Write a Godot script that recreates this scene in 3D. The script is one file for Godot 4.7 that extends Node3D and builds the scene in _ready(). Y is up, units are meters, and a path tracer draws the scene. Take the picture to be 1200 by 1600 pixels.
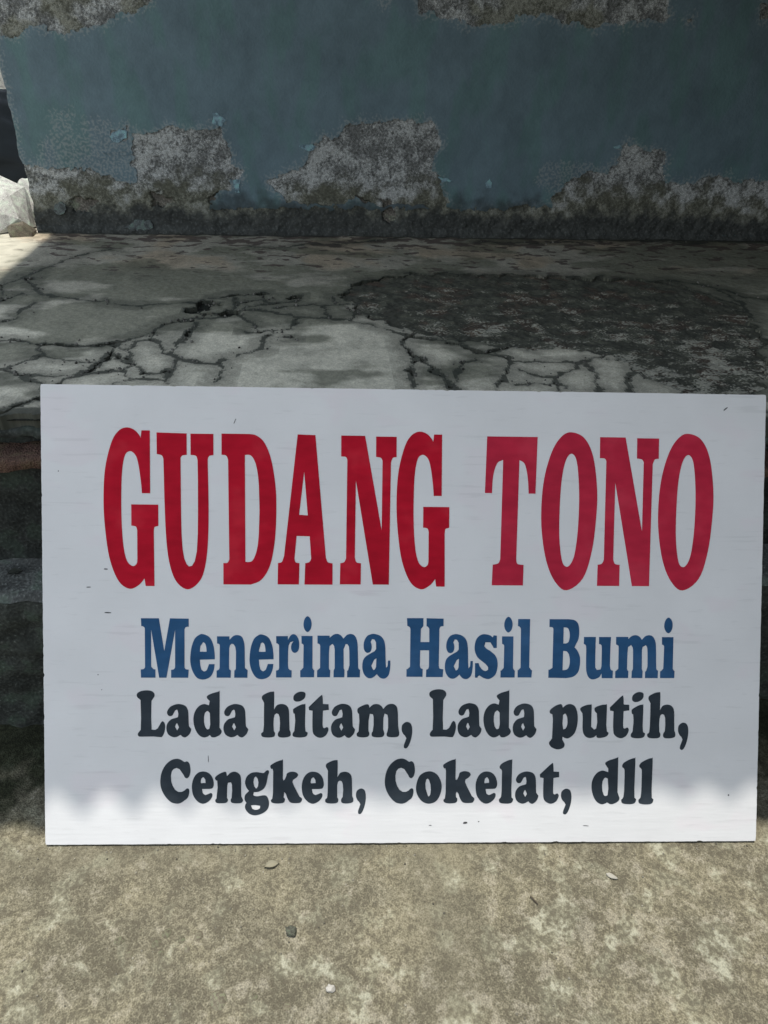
extends Node3D

const FLOOR_Y := 0.6
const WALL_Z := -2.42
const WALL_LEFT := -0.888
const GROUND_Y := -0.005

# outlines of the painted letters: loops of corners, "~" marks a point of a curve; unit square of 1000
const GLYPHS := {
	"cap_g": "702,983 853,983 853,595 702,595 684,670~ 639,777~ 586,831~ 488,854~ 393,825~ 340,718~ 323,539~ 333,373~ 368,242~ 428,170~ 523,142~ 596,156~ 611,188 611,367 586,388~ 505,393 505,525 1000,525 1000,393 930,385~ 916,361 923,18 761,18 740,65 639,25~ 470,0~ 270,45~ 112,176~ 32,349~ 0,539~ 32,742~ 147,902~ 270,974~ 421,1000~ 568,986~ 663,952~ 684,935",
	"cap_u": "0,1000 529,996 529,860 454,856~ 420,842 427,461~ 441,302~ 471,210~ 522,161~ 573,147~ 641,163~ 695,228~ 719,363~ 725,658~ 719,827 692,854~ 597,860 597,995 1000,995 1000,860 925,854~ 898,832 912,535~ 898,302~ 844,142~ 742,50~ 539,0~ 336,50~ 217,167~ 159,339~ 132,596~ 122,827 92,854~ 3,863",
	"cap_d": "0,1000 516,1000 639,990~ 779,945~ 902,837~ 982,665~ 1000,499~ 972,295~ 884,129~ 726,33~ 533,0 28,0 28,142 105,145~ 137,167 119,828 84,855~ 0,861 | 425,861 533,858~ 621,805~ 674,690~ 691,499~ 674,320~ 632,218~ 551,157~ 432,151",
	"cap_a": "362,1000 683,997 878,181 913,151~ 1000,143 1000,0 488,0 502,143 578,151~ 610,174 582,323 345,325 307,174 328,149~ 397,143 387,0 0,0 7,143 77,151~ 118,193 | 481,754 547,462 390,466",
	"cap_n": "17,1000 440,1000 741,367 751,835 720,854~ 635,860 635,996 1000,996 1000,860 932,854~ 901,822 874,0 587,0 280,699 266,182 294,150~ 375,143 372,0 0,0 7,143 75,150~ 109,176 126,839 99,857~ 17,860",
	"cap_t": "33,1000 1000,1000 971,620 840,620 820,723~ 762,816~ 656,844 615,178 639,146~ 758,139 750,0 148,0 164,139 270,149~ 307,178 344,844 230,821~ 156,737~ 135,621 0,621",
	"cap_o": "549,1000~ 765,962~ 922,847~ 1000,645~ 992,469~ 922,253~ 765,77~ 471,0~ 255,57~ 98,185~ 8,374~ 0,564~ 59,739~ 196,895~ 373,982~ | 533,866~ 627,814~ 675,631~ 667,415~ 620,253~ 557,178~ 471,150~ 384,185~ 329,334~ 329,536~ 361,712~ 431,827~",
	"slab_m": "10,1000 382,1000 489,447 611,1000 1000,996 1000,862 942,858~ 912,818 908,176 927,146~ 995,136 983,0 630,0 630,132 686,142~ 713,176 718,818 533,0 382,0 219,818 217,186 241,150~ 304,138 304,0 5,0 0,138 61,146~ 90,176 90,828 71,862~ 17,868",
	"slab_e": "500,1000~ 779,933~ 933,773~ 990,592~ 1000,447 385,437 404,307~ 466,204~ 572,178~ 673,212~ 731,295~ 760,339 990,339 952,204~ 817,62~ 538,0~ 274,36~ 91,178~ 0,359~ 0,540~ 58,734~ 178,897~ 337,974~ | 385,612 404,721~ 466,798~ 534,819~ 611,786~ 654,695~ 663,612",
	"slab_small_n": "15,970 415,970 415,887 547,981~ 687,1000~ 811,961~ 879,851~ 906,700~ 906,245 936,198~ 1000,176 992,0 566,0 574,171 611,190~ 626,245 626,617~ 596,741~ 521,802~ 445,769~ 411,686~ 400,231 415,193~ 460,171 453,0 0,0 0,165 68,187~ 98,231 106,760 83,793~ 19,802",
	"slab_r": "5,954 515,954 520,867 628,967~ 765,1000~ 908,954~ 1000,832~ 1000,683~ 934,602~ 816,569~ 704,602~ 653,683~ 673,764~ 730,818~ 765,840 653,832~ 561,764~ 526,602~ 520,249 561,182~ 679,163 673,0 0,0 0,157 102,176~ 133,222 133,737 92,778~ 10,791",
	"slab_i": "83,677 875,677 867,154 900,125~ 1000,115 983,0 0,0 0,112 150,125~ 217,158 250,510 217,542~ 92,554 | 517,1000~ 725,958~ 808,875~ 725,785~ 517,742~ 308,785~ 225,869~ 317,958~",
	"slab_small_m": "8,959 290,959 290,905 377,981~ 473,1000~ 555,962~ 609,889 691,976~ 787,1000~ 877,957~ 929,840~ 945,678~ 956,244 967,190~ 1000,176 995,0 699,0 699,149 738,176~ 754,222 749,596~ 732,732~ 683,775~ 637,737~ 615,650~ 615,244 623,190~ 639,168 634,0 383,0 385,157 404,176~ 413,230 410,596~ 396,718~ 350,778~ 301,737~ 279,650~ 273,217 284,179~ 306,163 301,0 0,0 0,157 49,176~ 71,222 71,718 55,767~ 8,780",
	"slab_a": "431,1000~ 640,955~ 766,858~ 816,712~ 828,475~ 837,290~ 849,232~ 891,251~ 908,317 916,401 1000,401 992,237~ 941,79~ 808,0~ 661,8~ 556,66~ 515,113 452,53~ 305,3~ 159,26~ 46,119~ 0,251~ 25,396~ 117,488~ 305,567~ 452,620~ 510,686 494,792~ 431,871~ 326,881~ 276,844 326,765~ 331,673~ 285,602~ 188,575~ 96,607~ 46,699~ 63,831~ 159,945~ 285,989~ | 502,454 389,396~ 322,303~ 339,224~ 402,190~ 473,224~ 502,317~",
	"slab_h": "6,1000 452,1000 452,864 411,854~ 382,814 376,595 615,595 615,814 589,850~ 538,864 538,1000 1000,994 1000,868 920,858~ 889,818 876,196 901,146~ 1000,132 987,0 532,0 538,124 589,140~ 611,186 611,455 369,455 363,196 385,152~ 443,136 436,4 0,4 0,132 67,140~ 96,176 102,814 80,854~ 16,868",
	"slab_s": "426,1000~ 656,976~ 785,929 831,976 964,966 964,693 821,693 785,759~ 682,819~ 544,832~ 426,803~ 410,745~ 503,680~ 708,614~ 903,522~ 1000,404~ 1000,247~ 903,89~ 656,0~ 426,16~ 221,76 169,79 133,26 26,26 26,352 179,352 236,273~ 374,194~ 528,176~ 605,220~ 554,299~ 374,378~ 154,470~ 31,588~ 0,719~ 67,877~ 221,969~",
	"slab_l": "16,1000 831,1000 806,175 855,135~ 1000,124 968,0 16,0 16,124 145,135~ 210,169 210,827 145,867~ 0,880",
	"slab_b": "15,1000 618,1000 824,982~ 944,902~ 966,762~ 929,643~ 805,533 918,463~ 1000,353~ 1000,214~ 936,94~ 787,24~ 562,0 0,6 0,142 82,144~ 127,174 142,832 112,862~ 15,866 | 468,862 581,856~ 644,812~ 667,723~ 644,633~ 581,593~ 464,587 | 461,463 581,453~ 655,393~ 682,293~ 655,194~ 581,144~ 449,134",
	"slab_u": "4,1000 401,1000 397,355~ 421,258~ 492,208~ 571,230~ 611,313~ 615,770 591,820~ 516,837 516,1000 921,1000 905,770~ 897,327 929,230~ 1000,208 996,30 623,30 619,147 532,50~ 333,0~ 194,36~ 115,147~ 87,327~ 87,770 63,814~ 0,834",
	"fat_cap_l": "323,1000~ 513,986~ 616,936~ 620,868~ 544,811~ 513,731~ 506,217~ 551,160~ 646,155~ 760,205~ 837,297~ 901,338~ 977,301~ 1000,205~ 962,91~ 894,11~ 817,0~ 513,14~ 133,9~ 38,27~ 27,80~ 95,137~ 141,217~ 133,753~ 95,811~ 11,856~ 0,925~ 114,977~",
	"fat_a": "511,1000~ 749,952~ 866,824~ 892,615~ 900,391~ 922,295~ 965,279~ 1000,231~ 935,103~ 771,0~ 641,22~ 563,83 446,22~ 273,6~ 78,87~ 0,247~ 35,407~ 186,535~ 381,583~ 476,609 481,728~ 433,833~ 338,792~ 251,663~ 143,638~ 56,679~ 35,776~ 143,904~ 316,974~ | 446,433~ 502,343~ 498,247~ 433,208~ 364,263~ 359,359~",
	"fat_d": "487,862~ 487,908~ 611,955~ 800,991~ 902,1000~ 932,967~ 925,263~ 940,204~ 1000,134~ 951,63~ 781,5~ 649,5~ 585,52 498,16~ 347,0~ 177,63~ 45,216~ 0,404~ 57,568~ 196,685~ 366,732~ 498,716~ 585,697 585,791~ 536,826~ | 498,580~ 585,533~ 592,239~ 536,181~ 453,188~ 389,286~ 374,427~ 411,540~",
	"fat_h": "19,873~ 57,924~ 245,985~ 396,1000~ 439,964~ 434,606 528,703~ 693,733~ 858,697~ 943,576~ 953,212~ 1000,106~ 976,30~ 788,0~ 599,15~ 566,91~ 632,182~ 632,394~ 599,500~ 519,530~ 443,485~ 420,364~ 420,167~ 467,91~ 425,18~ 222,0~ 33,21~ 0,91~ 80,182~ 94,758~ 38,824~",
	"fat_i": "19,589~ 85,634~ 509,710~ 774,725~ 849,689~ 830,181~ 1000,106~ 887,24~ 462,0~ 38,24~ 0,91~ 132,181~ 170,483~ 57,529~ | 604,1000~ 840,967~ 811,870~ 557,801~ 226,785~ 47,831~ 85,921~ 321,982~",
	"fat_t": "578,1000~ 680,993~ 707,808 986,801 1000,669 707,649 694,305~ 762,232~ 918,255~ 986,189~ 850,56~ 578,0~ 306,56~ 190,189~ 190,649 14,662 0,735",
	"fat_m": "10,805~ 42,888~ 189,979~ 270,979~ 296,888 384,983~ 498,992~ 580,929~ 619,846 710,971~ 840,1000~ 928,929~ 961,763~ 974,266~ 1000,141~ 971,29~ 840,4~ 720,29~ 700,112~ 733,224~ 733,577~ 710,693~ 668,718~ 629,651~ 619,245~ 648,120~ 612,25~ 498,0~ 368,29~ 349,120~ 388,245~ 394,577~ 375,693~ 336,718~ 287,651~ 270,245~ 296,120~ 264,29~ 140,0~ 16,29~ 0,120~ 49,224~ 59,660~ 26,722~",
	"comma": "461,1000~ 855,937~ 1000,725~ 947,434~ 724,143~ 461,0~ 224,26~ 237,143~ 395,302~ 434,434~ 158,540~ 0,698~ 66,894~",
	"fat_p": "20,800~ 30,877~ 227,969~ 414,1000~ 473,923 596,985~ 768,1000~ 916,938~ 1000,769~ 990,538~ 892,354~ 695,249~ 547,255~ 473,286 473,200~ 547,123~ 512,40~ 325,0~ 103,40~ 0,123~ 30,185~ 103,246~ 118,738~ | 547,794~ 621,738~ 645,600~ 611,492~ 532,446~ 473,477~ 473,738~",
	"fat_u": "0,825~ 10,908~ 181,979~ 353,1000~ 392,950~ 382,388~ 417,283~ 510,254~ 588,346~ 588,700~ 510,804~ 510,908~ 696,979~ 882,1000~ 931,950~ 922,262~ 1000,158~ 941,54~ 745,4~ 598,12~ 574,88 475,21~ 304,0~ 157,75~ 83,262~ 78,700~",
	"fat_cap_c": "556,1000~ 698,972~ 794,925~ 889,940~ 968,882~ 1000,743~ 968,625~ 889,565~ 810,589~ 756,668~ 667,754~ 540,797~ 429,764~ 362,679~ 356,529~ 406,400~ 508,293~ 651,255~ 778,283~ 873,336~ 946,319~ 952,229~ 905,133~ 794,69~ 683,19~ 540,0~ 349,36~ 159,165~ 32,336~ 0,507~ 48,700~ 175,861~ 365,968~",
	"fat_e": "529,1000~ 771,949~ 934,814~ 1000,635~ 969,515~ 859,464~ 463,458 485,350~ 573,275~ 705,275~ 846,329~ 934,290~ 903,186~ 749,66~ 507,0~ 264,66~ 66,246~ 0,470~ 22,680~ 132,859~ 308,970~ | 507,823~ 604,769~ 626,644 405,635 410,754~",
	"fat_n": "0,787~ 27,848~ 171,939~ 342,997~ 401,970~ 428,839 531,954~ 685,1000~ 839,948~ 925,802~ 932,316~ 952,179~ 1000,103~ 942,18~ 771,0~ 599,21~ 555,103~ 599,210~ 610,529~ 582,650~ 521,690~ 452,635~ 428,468~ 418,210~ 462,103~ 394,21~ 205,6~ 51,21~ 7,103~ 68,210~ 96,681~ 41,726~",
	"fat_g": "478,959~ 635,946~ 792,938~ 871,985~ 961,1000~ 1000,953~ 941,856~ 890,705~ 792,598~ 596,529~ 400,516~ 341,501~ 361,443~ 518,422~ 792,443~ 929,404~ 1000,275~ 949,146~ 753,49~ 439,0~ 184,39~ 27,146~ 27,232~ 78,275 0,351~ 16,447~ 125,512~ 184,544 86,609~ 20,727~ 86,856~ 263,938~ | 471,860~ 549,791~ 565,684~ 498,598~ 408,630~ 361,738~ 392,834~ | 263,211~ 322,226~ 557,226~ 635,211~ 616,146~ 478,120~ 341,131~",
	"fat_k": "0,856~ 39,900~ 206,967~ 358,1000~ 400,978~ 394,522 494,578~ 524,689~ 661,733~ 812,716~ 879,656~ 812,589~ 715,544~ 706,478~ 797,333~ 903,178~ 1000,111~ 979,44~ 903,11~ 661,16~ 555,100~ 479,244~ 424,256~ 412,156~ 461,100~ 424,22~ 252,0~ 70,16~ 18,78~ 79,167~ 91,744~ 30,800~",
	"fat_o": "500,1000~ 812,910~ 1000,646~ 986,354~ 812,90~ 500,0~ 208,90~ 14,328~ 0,593~ 153,884~ | 451,778~ 542,672~ 583,460~ 556,275~ 486,222~ 417,328~ 361,540~ 382,725~",
	"fat_l": "24,848~ 176,914~ 588,984~ 847,1000~ 906,945~ 871,203~ 1000,105~ 882,20~ 529,0~ 94,20~ 0,94~ 165,203~ 188,750~ 59,797~",
}
# paint, letter, left, bottom, right and top on the board in millimetres
const PLACES := [
	"red cap_g 100.0 427.7 188.7 692.4",
	"red cap_u 186.5 427.3 278.9 684.8",
	"red cap_d 292.1 435.9 381.8 684.2",
	"red cap_a 383.8 436.5 474.6 684.5",
	"red cap_n 486.7 437.2 579.9 683.6",
	"red cap_g 580.2 429.7 668.2 691.7",
	"rose cap_t 727.4 437.2 814.7 685.3",
	"rose cap_o 822.7 429.5 915.9 693.7",
	"rose cap_n 918.1 437.3 1019.4 686.4",
	"rose cap_o 1020.5 430.3 1113.3 693.7",
	"blue slab_m 158.5 280.2 237.5 379.0",
	"blue slab_e 240.1 277.3 280.2 353.1",
	"blue slab_small_n 283.0 280.4 334.2 351.6",
	"blue slab_e 337.7 278.1 377.1 352.9",
	"blue slab_r 381.2 281.0 419.3 353.5",
	"blue slab_i 421.3 281.4 444.6 383.6",
	"blue slab_small_m 449.3 281.5 520.8 354.2",
	"blue slab_a 524.5 279.7 571.4 354.5",
	"blue slab_h 598.4 282.2 660.1 381.2",
	"blue slab_a 662.8 279.2 709.8 354.6",
	"blue slab_s 712.6 279.3 751.3 354.8",
	"blue slab_i 756.7 281.7 780.9 384.3",
	"blue slab_l 785.3 281.8 809.9 380.6",
	"blue slab_b 837.8 280.9 891.0 380.6",
	"blue slab_u 897.3 278.8 947.4 350.8",
	"blue slab_small_m 951.6 281.2 1024.6 354.1",
	"blue slab_i 1028.4 281.3 1053.1 384.2",
	"black fat_cap_l 152.0 180.8 198.0 259.0",
	"black fat_a 200.0 180.4 240.9 236.2",
	"black fat_d 244.5 180.3 291.1 256.6",
	"black fat_a 294.1 180.3 335.0 236.3",
	"black fat_h 356.7 179.9 405.5 257.0",
	"black fat_i 408.9 179.9 433.8 257.2",
	"black fat_t 435.5 179.4 469.0 250.0",
	"black fat_a 472.7 179.4 512.7 236.8",
	"black fat_m 515.8 180.0 587.1 236.6",
	"black comma 591.0 161.6 608.7 206.1",
	"black fat_cap_l 637.3 180.4 682.3 261.5",
	"black fat_a 685.1 180.0 725.6 238.1",
	"black fat_d 728.6 180.0 775.2 258.7",
	"black fat_a 778.4 179.3 818.7 237.6",
	"black fat_p 840.5 159.4 888.5 236.4",
	"black fat_u 893.3 178.8 941.6 235.7",
	"black fat_t 943.4 178.3 976.7 249.7",
	"black fat_i 980.2 178.1 1004.2 257.3",
	"black fat_h 1008.2 178.0 1056.4 256.9",
	"black comma 1061.1 158.4 1078.6 204.9",
	"black fat_cap_c 189.5 68.7 239.4 144.3",
	"black fat_e 241.7 68.5 277.8 122.7",
	"black fat_n 279.9 68.8 326.3 122.3",
	"black fat_g 328.9 48.5 369.6 124.6",
	"black fat_k 371.6 68.3 424.4 141.6",
	"black fat_e 424.1 67.8 461.0 122.0",
	"black fat_h 463.3 68.0 510.4 141.4",
	"black comma 514.9 50.2 531.4 93.2",
	"black fat_cap_c 563.1 67.3 613.7 144.1",
	"black fat_o 616.3 67.1 658.4 122.2",
	"black fat_k 661.2 67.5 714.4 142.2",
	"black fat_e 716.5 66.8 753.0 121.7",
	"black fat_l 756.4 66.7 780.4 141.5",
	"black fat_a 783.7 66.5 823.3 121.6",
	"black fat_t 825.5 66.4 858.5 134.3",
	"black comma 862.1 48.1 879.9 91.8",
	"black fat_d 914.0 65.2 962.3 143.8",
	"black fat_l 965.5 65.0 990.9 143.7",
	"black fat_l 995.0 64.5 1020.7 143.7",
]
# cracks of the terrace: width in millimetres, then x,z
const CRACKS := [
	"3.0: -0.798,-1.855 -0.787,-1.889 -0.769,-1.939 -0.752,-1.983 -0.738,-2.029 -0.712,-2.111 -0.690,-2.154 -0.623,-2.219",
	"9.0: -0.773,-1.724 -0.758,-1.742 -0.745,-1.767 -0.732,-1.804",
	"5.0: -0.769,-1.939 -0.740,-1.883 -0.718,-1.864 -0.681,-1.793",
	"14.0: -0.761,-1.925 -0.745,-1.918",
	"2.5: -0.681,-1.793 -0.622,-1.769 -0.571,-1.755 -0.536,-1.746 -0.495,-1.729 -0.444,-1.712 -0.392,-1.725 -0.321,-1.738",
	"7.0: -0.547,-1.748 -0.528,-1.744",
	"4.0: -0.723,-1.588 -0.707,-1.598 -0.681,-1.620 -0.689,-1.674 -0.676,-1.732",
	"5.0: -0.798,-1.855 -0.760,-1.767 -0.758,-1.742",
	"8.0: -0.681,-1.473 -0.665,-1.482 -0.650,-1.491 -0.615,-1.482 -0.580,-1.460",
	"11.0: -0.580,-1.460 -0.553,-1.464 -0.517,-1.460 -0.482,-1.457 -0.455,-1.463 -0.436,-1.474",
	"8.0: -0.436,-1.474 -0.412,-1.483 -0.386,-1.512 -0.374,-1.536 -0.364,-1.571 -0.353,-1.602",
	"5.0: -0.353,-1.602 -0.329,-1.608 -0.303,-1.613",
	"6.0: -0.580,-1.460 -0.574,-1.442 -0.560,-1.412 -0.569,-1.379 -0.591,-1.355 -0.606,-1.331 -0.640,-1.347",
	"2.5: -0.556,-1.404 -0.530,-1.387 -0.495,-1.379 -0.447,-1.369",
	"9.0: -0.435,-1.456 -0.427,-1.408 -0.442,-1.371 -0.450,-1.335 -0.465,-1.304 -0.482,-1.282 -0.486,-1.268 -0.485,-1.247",
	"6.0: -0.606,-1.331 -0.590,-1.320 -0.565,-1.305 -0.544,-1.283 -0.517,-1.261 -0.494,-1.230",
	"2.5: -0.565,-1.305 -0.527,-1.299 -0.487,-1.301",
	"10.0: -0.562,-1.135 -0.546,-1.147 -0.537,-1.165 -0.526,-1.187 -0.513,-1.196 -0.502,-1.206 -0.486,-1.223",
	"6.0: -0.380,-1.483 -0.358,-1.483 -0.340,-1.456 -0.326,-1.412 -0.309,-1.404 -0.298,-1.379 -0.299,-1.346 -0.317,-1.315 -0.346,-1.315 -0.375,-1.354 -0.391,-1.387 -0.399,-1.438 -0.394,-1.474 -0.380,-1.483",
	"5.0: -0.436,-1.474 -0.415,-1.438 -0.396,-1.421",
	"5.0: -0.427,-1.408 -0.403,-1.387 -0.375,-1.354",
	"6.0: -0.373,-1.531 -0.369,-1.493 -0.358,-1.483",
	"3.0: -0.296,-1.571 -0.304,-1.512 -0.311,-1.456 -0.315,-1.404",
	"4.0: -0.465,-1.304 -0.408,-1.331 -0.386,-1.323 -0.369,-1.285 -0.392,-1.260",
	"5.0: -0.369,-1.285 -0.341,-1.289 -0.305,-1.281 -0.301,-1.307 -0.293,-1.346",
	"4.0: -0.305,-1.281 -0.295,-1.256",
	"6.0: -0.386,-1.323 -0.382,-1.346 -0.375,-1.354",
	"58.0: -0.306,-1.672 -0.286,-1.696 -0.279,-1.737",
	"26.0: -0.278,-1.653 -0.244,-1.649 -0.218,-1.669",
	"16.0: -0.278,-1.771 -0.228,-1.794 -0.163,-1.809",
	"8.0: -0.226,-1.776 -0.219,-1.734 -0.220,-1.683",
	"36.0: -0.100,-1.783 -0.078,-1.779",
	"5.0: -0.222,-1.703 -0.197,-1.745 -0.146,-1.761",
	"4.0: -0.161,-1.789 -0.152,-1.756 -0.138,-1.735",
	"6.0: -0.138,-1.731 -0.106,-1.746 -0.074,-1.758",
	"4.0: -0.330,-1.611 -0.297,-1.630 -0.266,-1.624 -0.234,-1.638 -0.212,-1.663 -0.193,-1.703 -0.138,-1.731",
	"5.0: -0.212,-1.663 -0.172,-1.598 -0.149,-1.536",
	"18.0: -0.170,-1.536 -0.152,-1.536",
	"3.5: -0.149,-1.536 -0.120,-1.545 -0.085,-1.559 -0.070,-1.627",
	"3.5: -0.120,-1.545 -0.135,-1.494 -0.142,-1.438 -0.183,-1.400",
	"5.0: -0.214,-1.683 -0.160,-1.684 -0.121,-1.664 -0.076,-1.636 -0.014,-1.627 0.036,-1.618 0.090,-1.591 0.125,-1.560 0.152,-1.521 0.183,-1.533",
	"4.5: -0.123,-1.694 -0.111,-1.711 -0.060,-1.726 -0.001,-1.721 0.038,-1.728",
	"4.0: -0.014,-1.716 -0.008,-1.666 0.002,-1.633",
	"4.0: 0.009,-1.803 0.012,-1.733",
	"4.0: 0.038,-1.717 0.062,-1.667 0.051,-1.622",
	"3.5: -0.287,-1.606 -0.296,-1.543 -0.303,-1.477",
	"4.5: -0.292,-1.379 -0.259,-1.371 -0.221,-1.357 -0.205,-1.386",
	"4.5: -0.211,-1.364 -0.203,-1.316 -0.211,-1.277",
	"8.0: 0.183,-1.533 0.163,-1.512 0.149,-1.479 0.161,-1.423 0.168,-1.378 0.154,-1.329 0.150,-1.231",
	"9.0: 0.161,-1.423 0.185,-1.386 0.200,-1.328 0.220,-1.275 0.222,-1.237",
	"4.0: -0.095,-1.511 -0.083,-1.507",
	"10.0: 0.151,-1.534 0.184,-1.515 0.235,-1.486 0.284,-1.449",
	"14.0: 0.284,-1.449 0.311,-1.413 0.349,-1.440 0.387,-1.458",
	"9.0: 0.311,-1.413 0.349,-1.404 0.361,-1.370 0.335,-1.305 0.315,-1.267 0.301,-1.223",
	"4.0: 0.361,-1.370 0.413,-1.370 0.465,-1.369 0.495,-1.361",
	"6.0: 0.495,-1.361 0.529,-1.387 0.570,-1.408",
	"3.5: 0.367,-1.336 0.391,-1.304 0.424,-1.289 0.482,-1.336 0.495,-1.361",
	"3.0: 0.428,-1.281 0.414,-1.215",
	"3.5: 0.512,-1.353 0.513,-1.304 0.488,-1.215",
	"5.0: 0.608,-1.312 0.580,-1.304 0.563,-1.273 0.554,-1.221",
	"4.0: 0.293,-1.387 0.256,-1.353 0.234,-1.290 0.227,-1.224",
	"4.0: 0.387,-1.458 0.435,-1.458 0.478,-1.468 0.524,-1.459",
	"3.0: 0.350,-1.259 0.388,-1.266 0.435,-1.258",
	"3.0: 0.908,-1.953 0.997,-1.911 1.041,-1.854 1.057,-1.800 1.191,-1.781",
	"2.5: 1.012,-1.868 1.025,-1.768 0.995,-1.627",
	"2.5: -0.232,-2.265 -0.120,-2.270 -0.064,-2.299 0.071,-2.325 0.225,-2.406",
	"2.5: 0.473,-2.363 0.674,-2.352 0.893,-2.395 1.203,-2.375",
]
const WORN_HOLLOW := "0.040,-1.802 0.071,-1.912 0.177,-1.986 0.286,-2.001 0.391,-1.998 0.513,-1.995 0.635,-1.986 0.752,-1.965 0.844,-1.949 0.918,-1.933 0.944,-1.869 0.997,-1.762 0.987,-1.627 0.936,-1.499 0.886,-1.369 0.820,-1.256 0.750,-1.144 0.680,-1.145 0.642,-1.222 0.619,-1.257 0.599,-1.304 0.592,-1.356 0.561,-1.401 0.521,-1.448 0.461,-1.455 0.392,-1.451 0.361,-1.462 0.329,-1.473 0.283,-1.488 0.252,-1.511 0.220,-1.527 0.161,-1.567 0.145,-1.584 0.098,-1.631 0.076,-1.675 0.052,-1.737"
# where the paint has come off the wall: x,y
const BARE := [
	"solid: -0.896,0.797 -0.863,0.785 -0.819,0.777 -0.771,0.786 -0.718,0.779 -0.655,0.767 -0.595,0.741 -0.554,0.759 -0.578,0.790 -0.562,0.833 -0.560,0.874 -0.535,0.887 -0.500,0.876 -0.461,0.897 -0.417,0.890 -0.353,0.891 -0.306,0.904 -0.309,0.871 -0.289,0.837 -0.283,0.794 -0.251,0.782 -0.258,0.751 -0.281,0.759 -0.299,0.723 -0.322,0.732 -0.347,0.714 -0.359,0.649 -0.933,0.642",
	"speckle: -0.775,0.919 -0.730,0.924 -0.744,0.850 -0.791,0.845",
	"speckle: -0.694,0.901 -0.622,0.902 -0.626,0.883 -0.697,0.884",
	"solid: -0.621,0.886 -0.572,0.891 -0.574,0.859 -0.599,0.853 -0.625,0.861",
	"speckle: -0.802,0.853 -0.558,0.858 -0.571,0.772 -0.855,0.776",
	"solid: -0.177,0.752 -0.147,0.775 -0.079,0.793 -0.050,0.824 -0.054,0.854 -0.011,0.876 0.027,0.869 0.055,0.915 0.167,0.922 0.299,0.927 0.321,0.908 0.340,0.874 0.324,0.831 0.316,0.804 0.343,0.769 0.350,0.733 0.377,0.701 0.354,0.682 0.273,0.695 0.213,0.694 0.153,0.693 0.074,0.710 0.025,0.691 -0.064,0.690 -0.141,0.707",
	"solid: 0.697,0.700 0.711,0.738 0.746,0.775 0.803,0.794 0.862,0.800 0.885,0.814 0.886,0.858 0.905,0.885 0.949,0.864 0.981,0.856 1.031,0.856 1.045,0.780 1.074,0.767 1.155,0.772 1.170,0.791 1.253,0.792 1.269,0.774 1.484,0.787 1.538,0.633 0.705,0.643",
	"speckle: 0.645,0.774 0.680,0.810 0.779,0.812 0.862,0.800 0.731,0.738",
	"solid: -0.887,1.239 -0.921,1.113 -0.872,1.107 -0.831,1.105 -0.801,1.127 -0.758,1.132 -0.726,1.125 -0.700,1.112 -0.676,1.127 -0.634,1.128 -0.579,1.151 -0.526,1.170 -0.465,1.182 -0.447,1.252",
	"solid: 0.244,1.272 0.256,1.198 0.292,1.185 0.364,1.169 0.436,1.167 0.516,1.173 0.550,1.188 0.621,1.194 0.661,1.173 0.696,1.177 0.754,1.164 0.788,1.176 0.878,1.182 0.958,1.195 0.948,1.293",
	"speckle: 0.142,1.220 0.172,1.221 0.173,1.210 0.142,1.209",
	"solid: 1.215,1.236 1.261,1.237 1.274,1.200 1.221,1.202",
	"solid: 1.009,1.195 1.027,1.200 1.026,1.189 1.012,1.186",
	"solid: -0.926,0.669 -0.699,0.682 -0.529,0.675 -0.318,0.673 -0.064,0.683 0.173,0.682 0.475,0.683 0.596,0.692 0.881,0.703 1.301,0.699 1.514,0.702 1.545,0.613 -0.946,0.586",
]
const CHIPS := [
	"-0.324,0.936 -0.305,0.929 -0.286,0.917 -0.301,0.909 -0.306,0.899 -0.329,0.907",
	"-0.654,0.824 -0.599,0.829 -0.570,0.827 -0.567,0.820 -0.628,0.820",
	"-0.085,0.853 -0.044,0.857 -0.030,0.849 -0.054,0.840",
	"-0.283,0.758 -0.262,0.758 -0.267,0.722 -0.279,0.724",
	"0.335,0.776 0.367,0.771 0.383,0.764 0.348,0.762",
	"0.861,0.868 0.882,0.876 0.894,0.865 0.872,0.862",
	"0.485,0.760 0.498,0.771 0.506,0.750 0.489,0.744",
	"-0.628,0.869 -0.596,0.887 -0.573,0.886 -0.578,0.864 -0.611,0.852",
	"-0.624,0.616 -0.582,0.641 -0.544,0.638 -0.535,0.619 -0.568,0.605",
	"-0.819,0.680 -0.804,0.689 -0.787,0.680 -0.793,0.660 -0.814,0.651 -0.826,0.660",
]
const HOLES := [
	"-0.782,0.680 -0.751,0.701 -0.704,0.703 -0.697,0.682 -0.722,0.659 -0.769,0.659",
	"-0.535,0.715 -0.504,0.720 -0.463,0.701 -0.490,0.683 -0.528,0.684",
	"-0.357,0.712 -0.323,0.723 -0.300,0.700 -0.327,0.679 -0.355,0.686",
	"0.084,0.711 0.113,0.713 0.130,0.693 0.084,0.687",
	"0.161,0.712 0.202,0.714 0.211,0.647 0.178,0.646",
]

var used := {}


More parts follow.
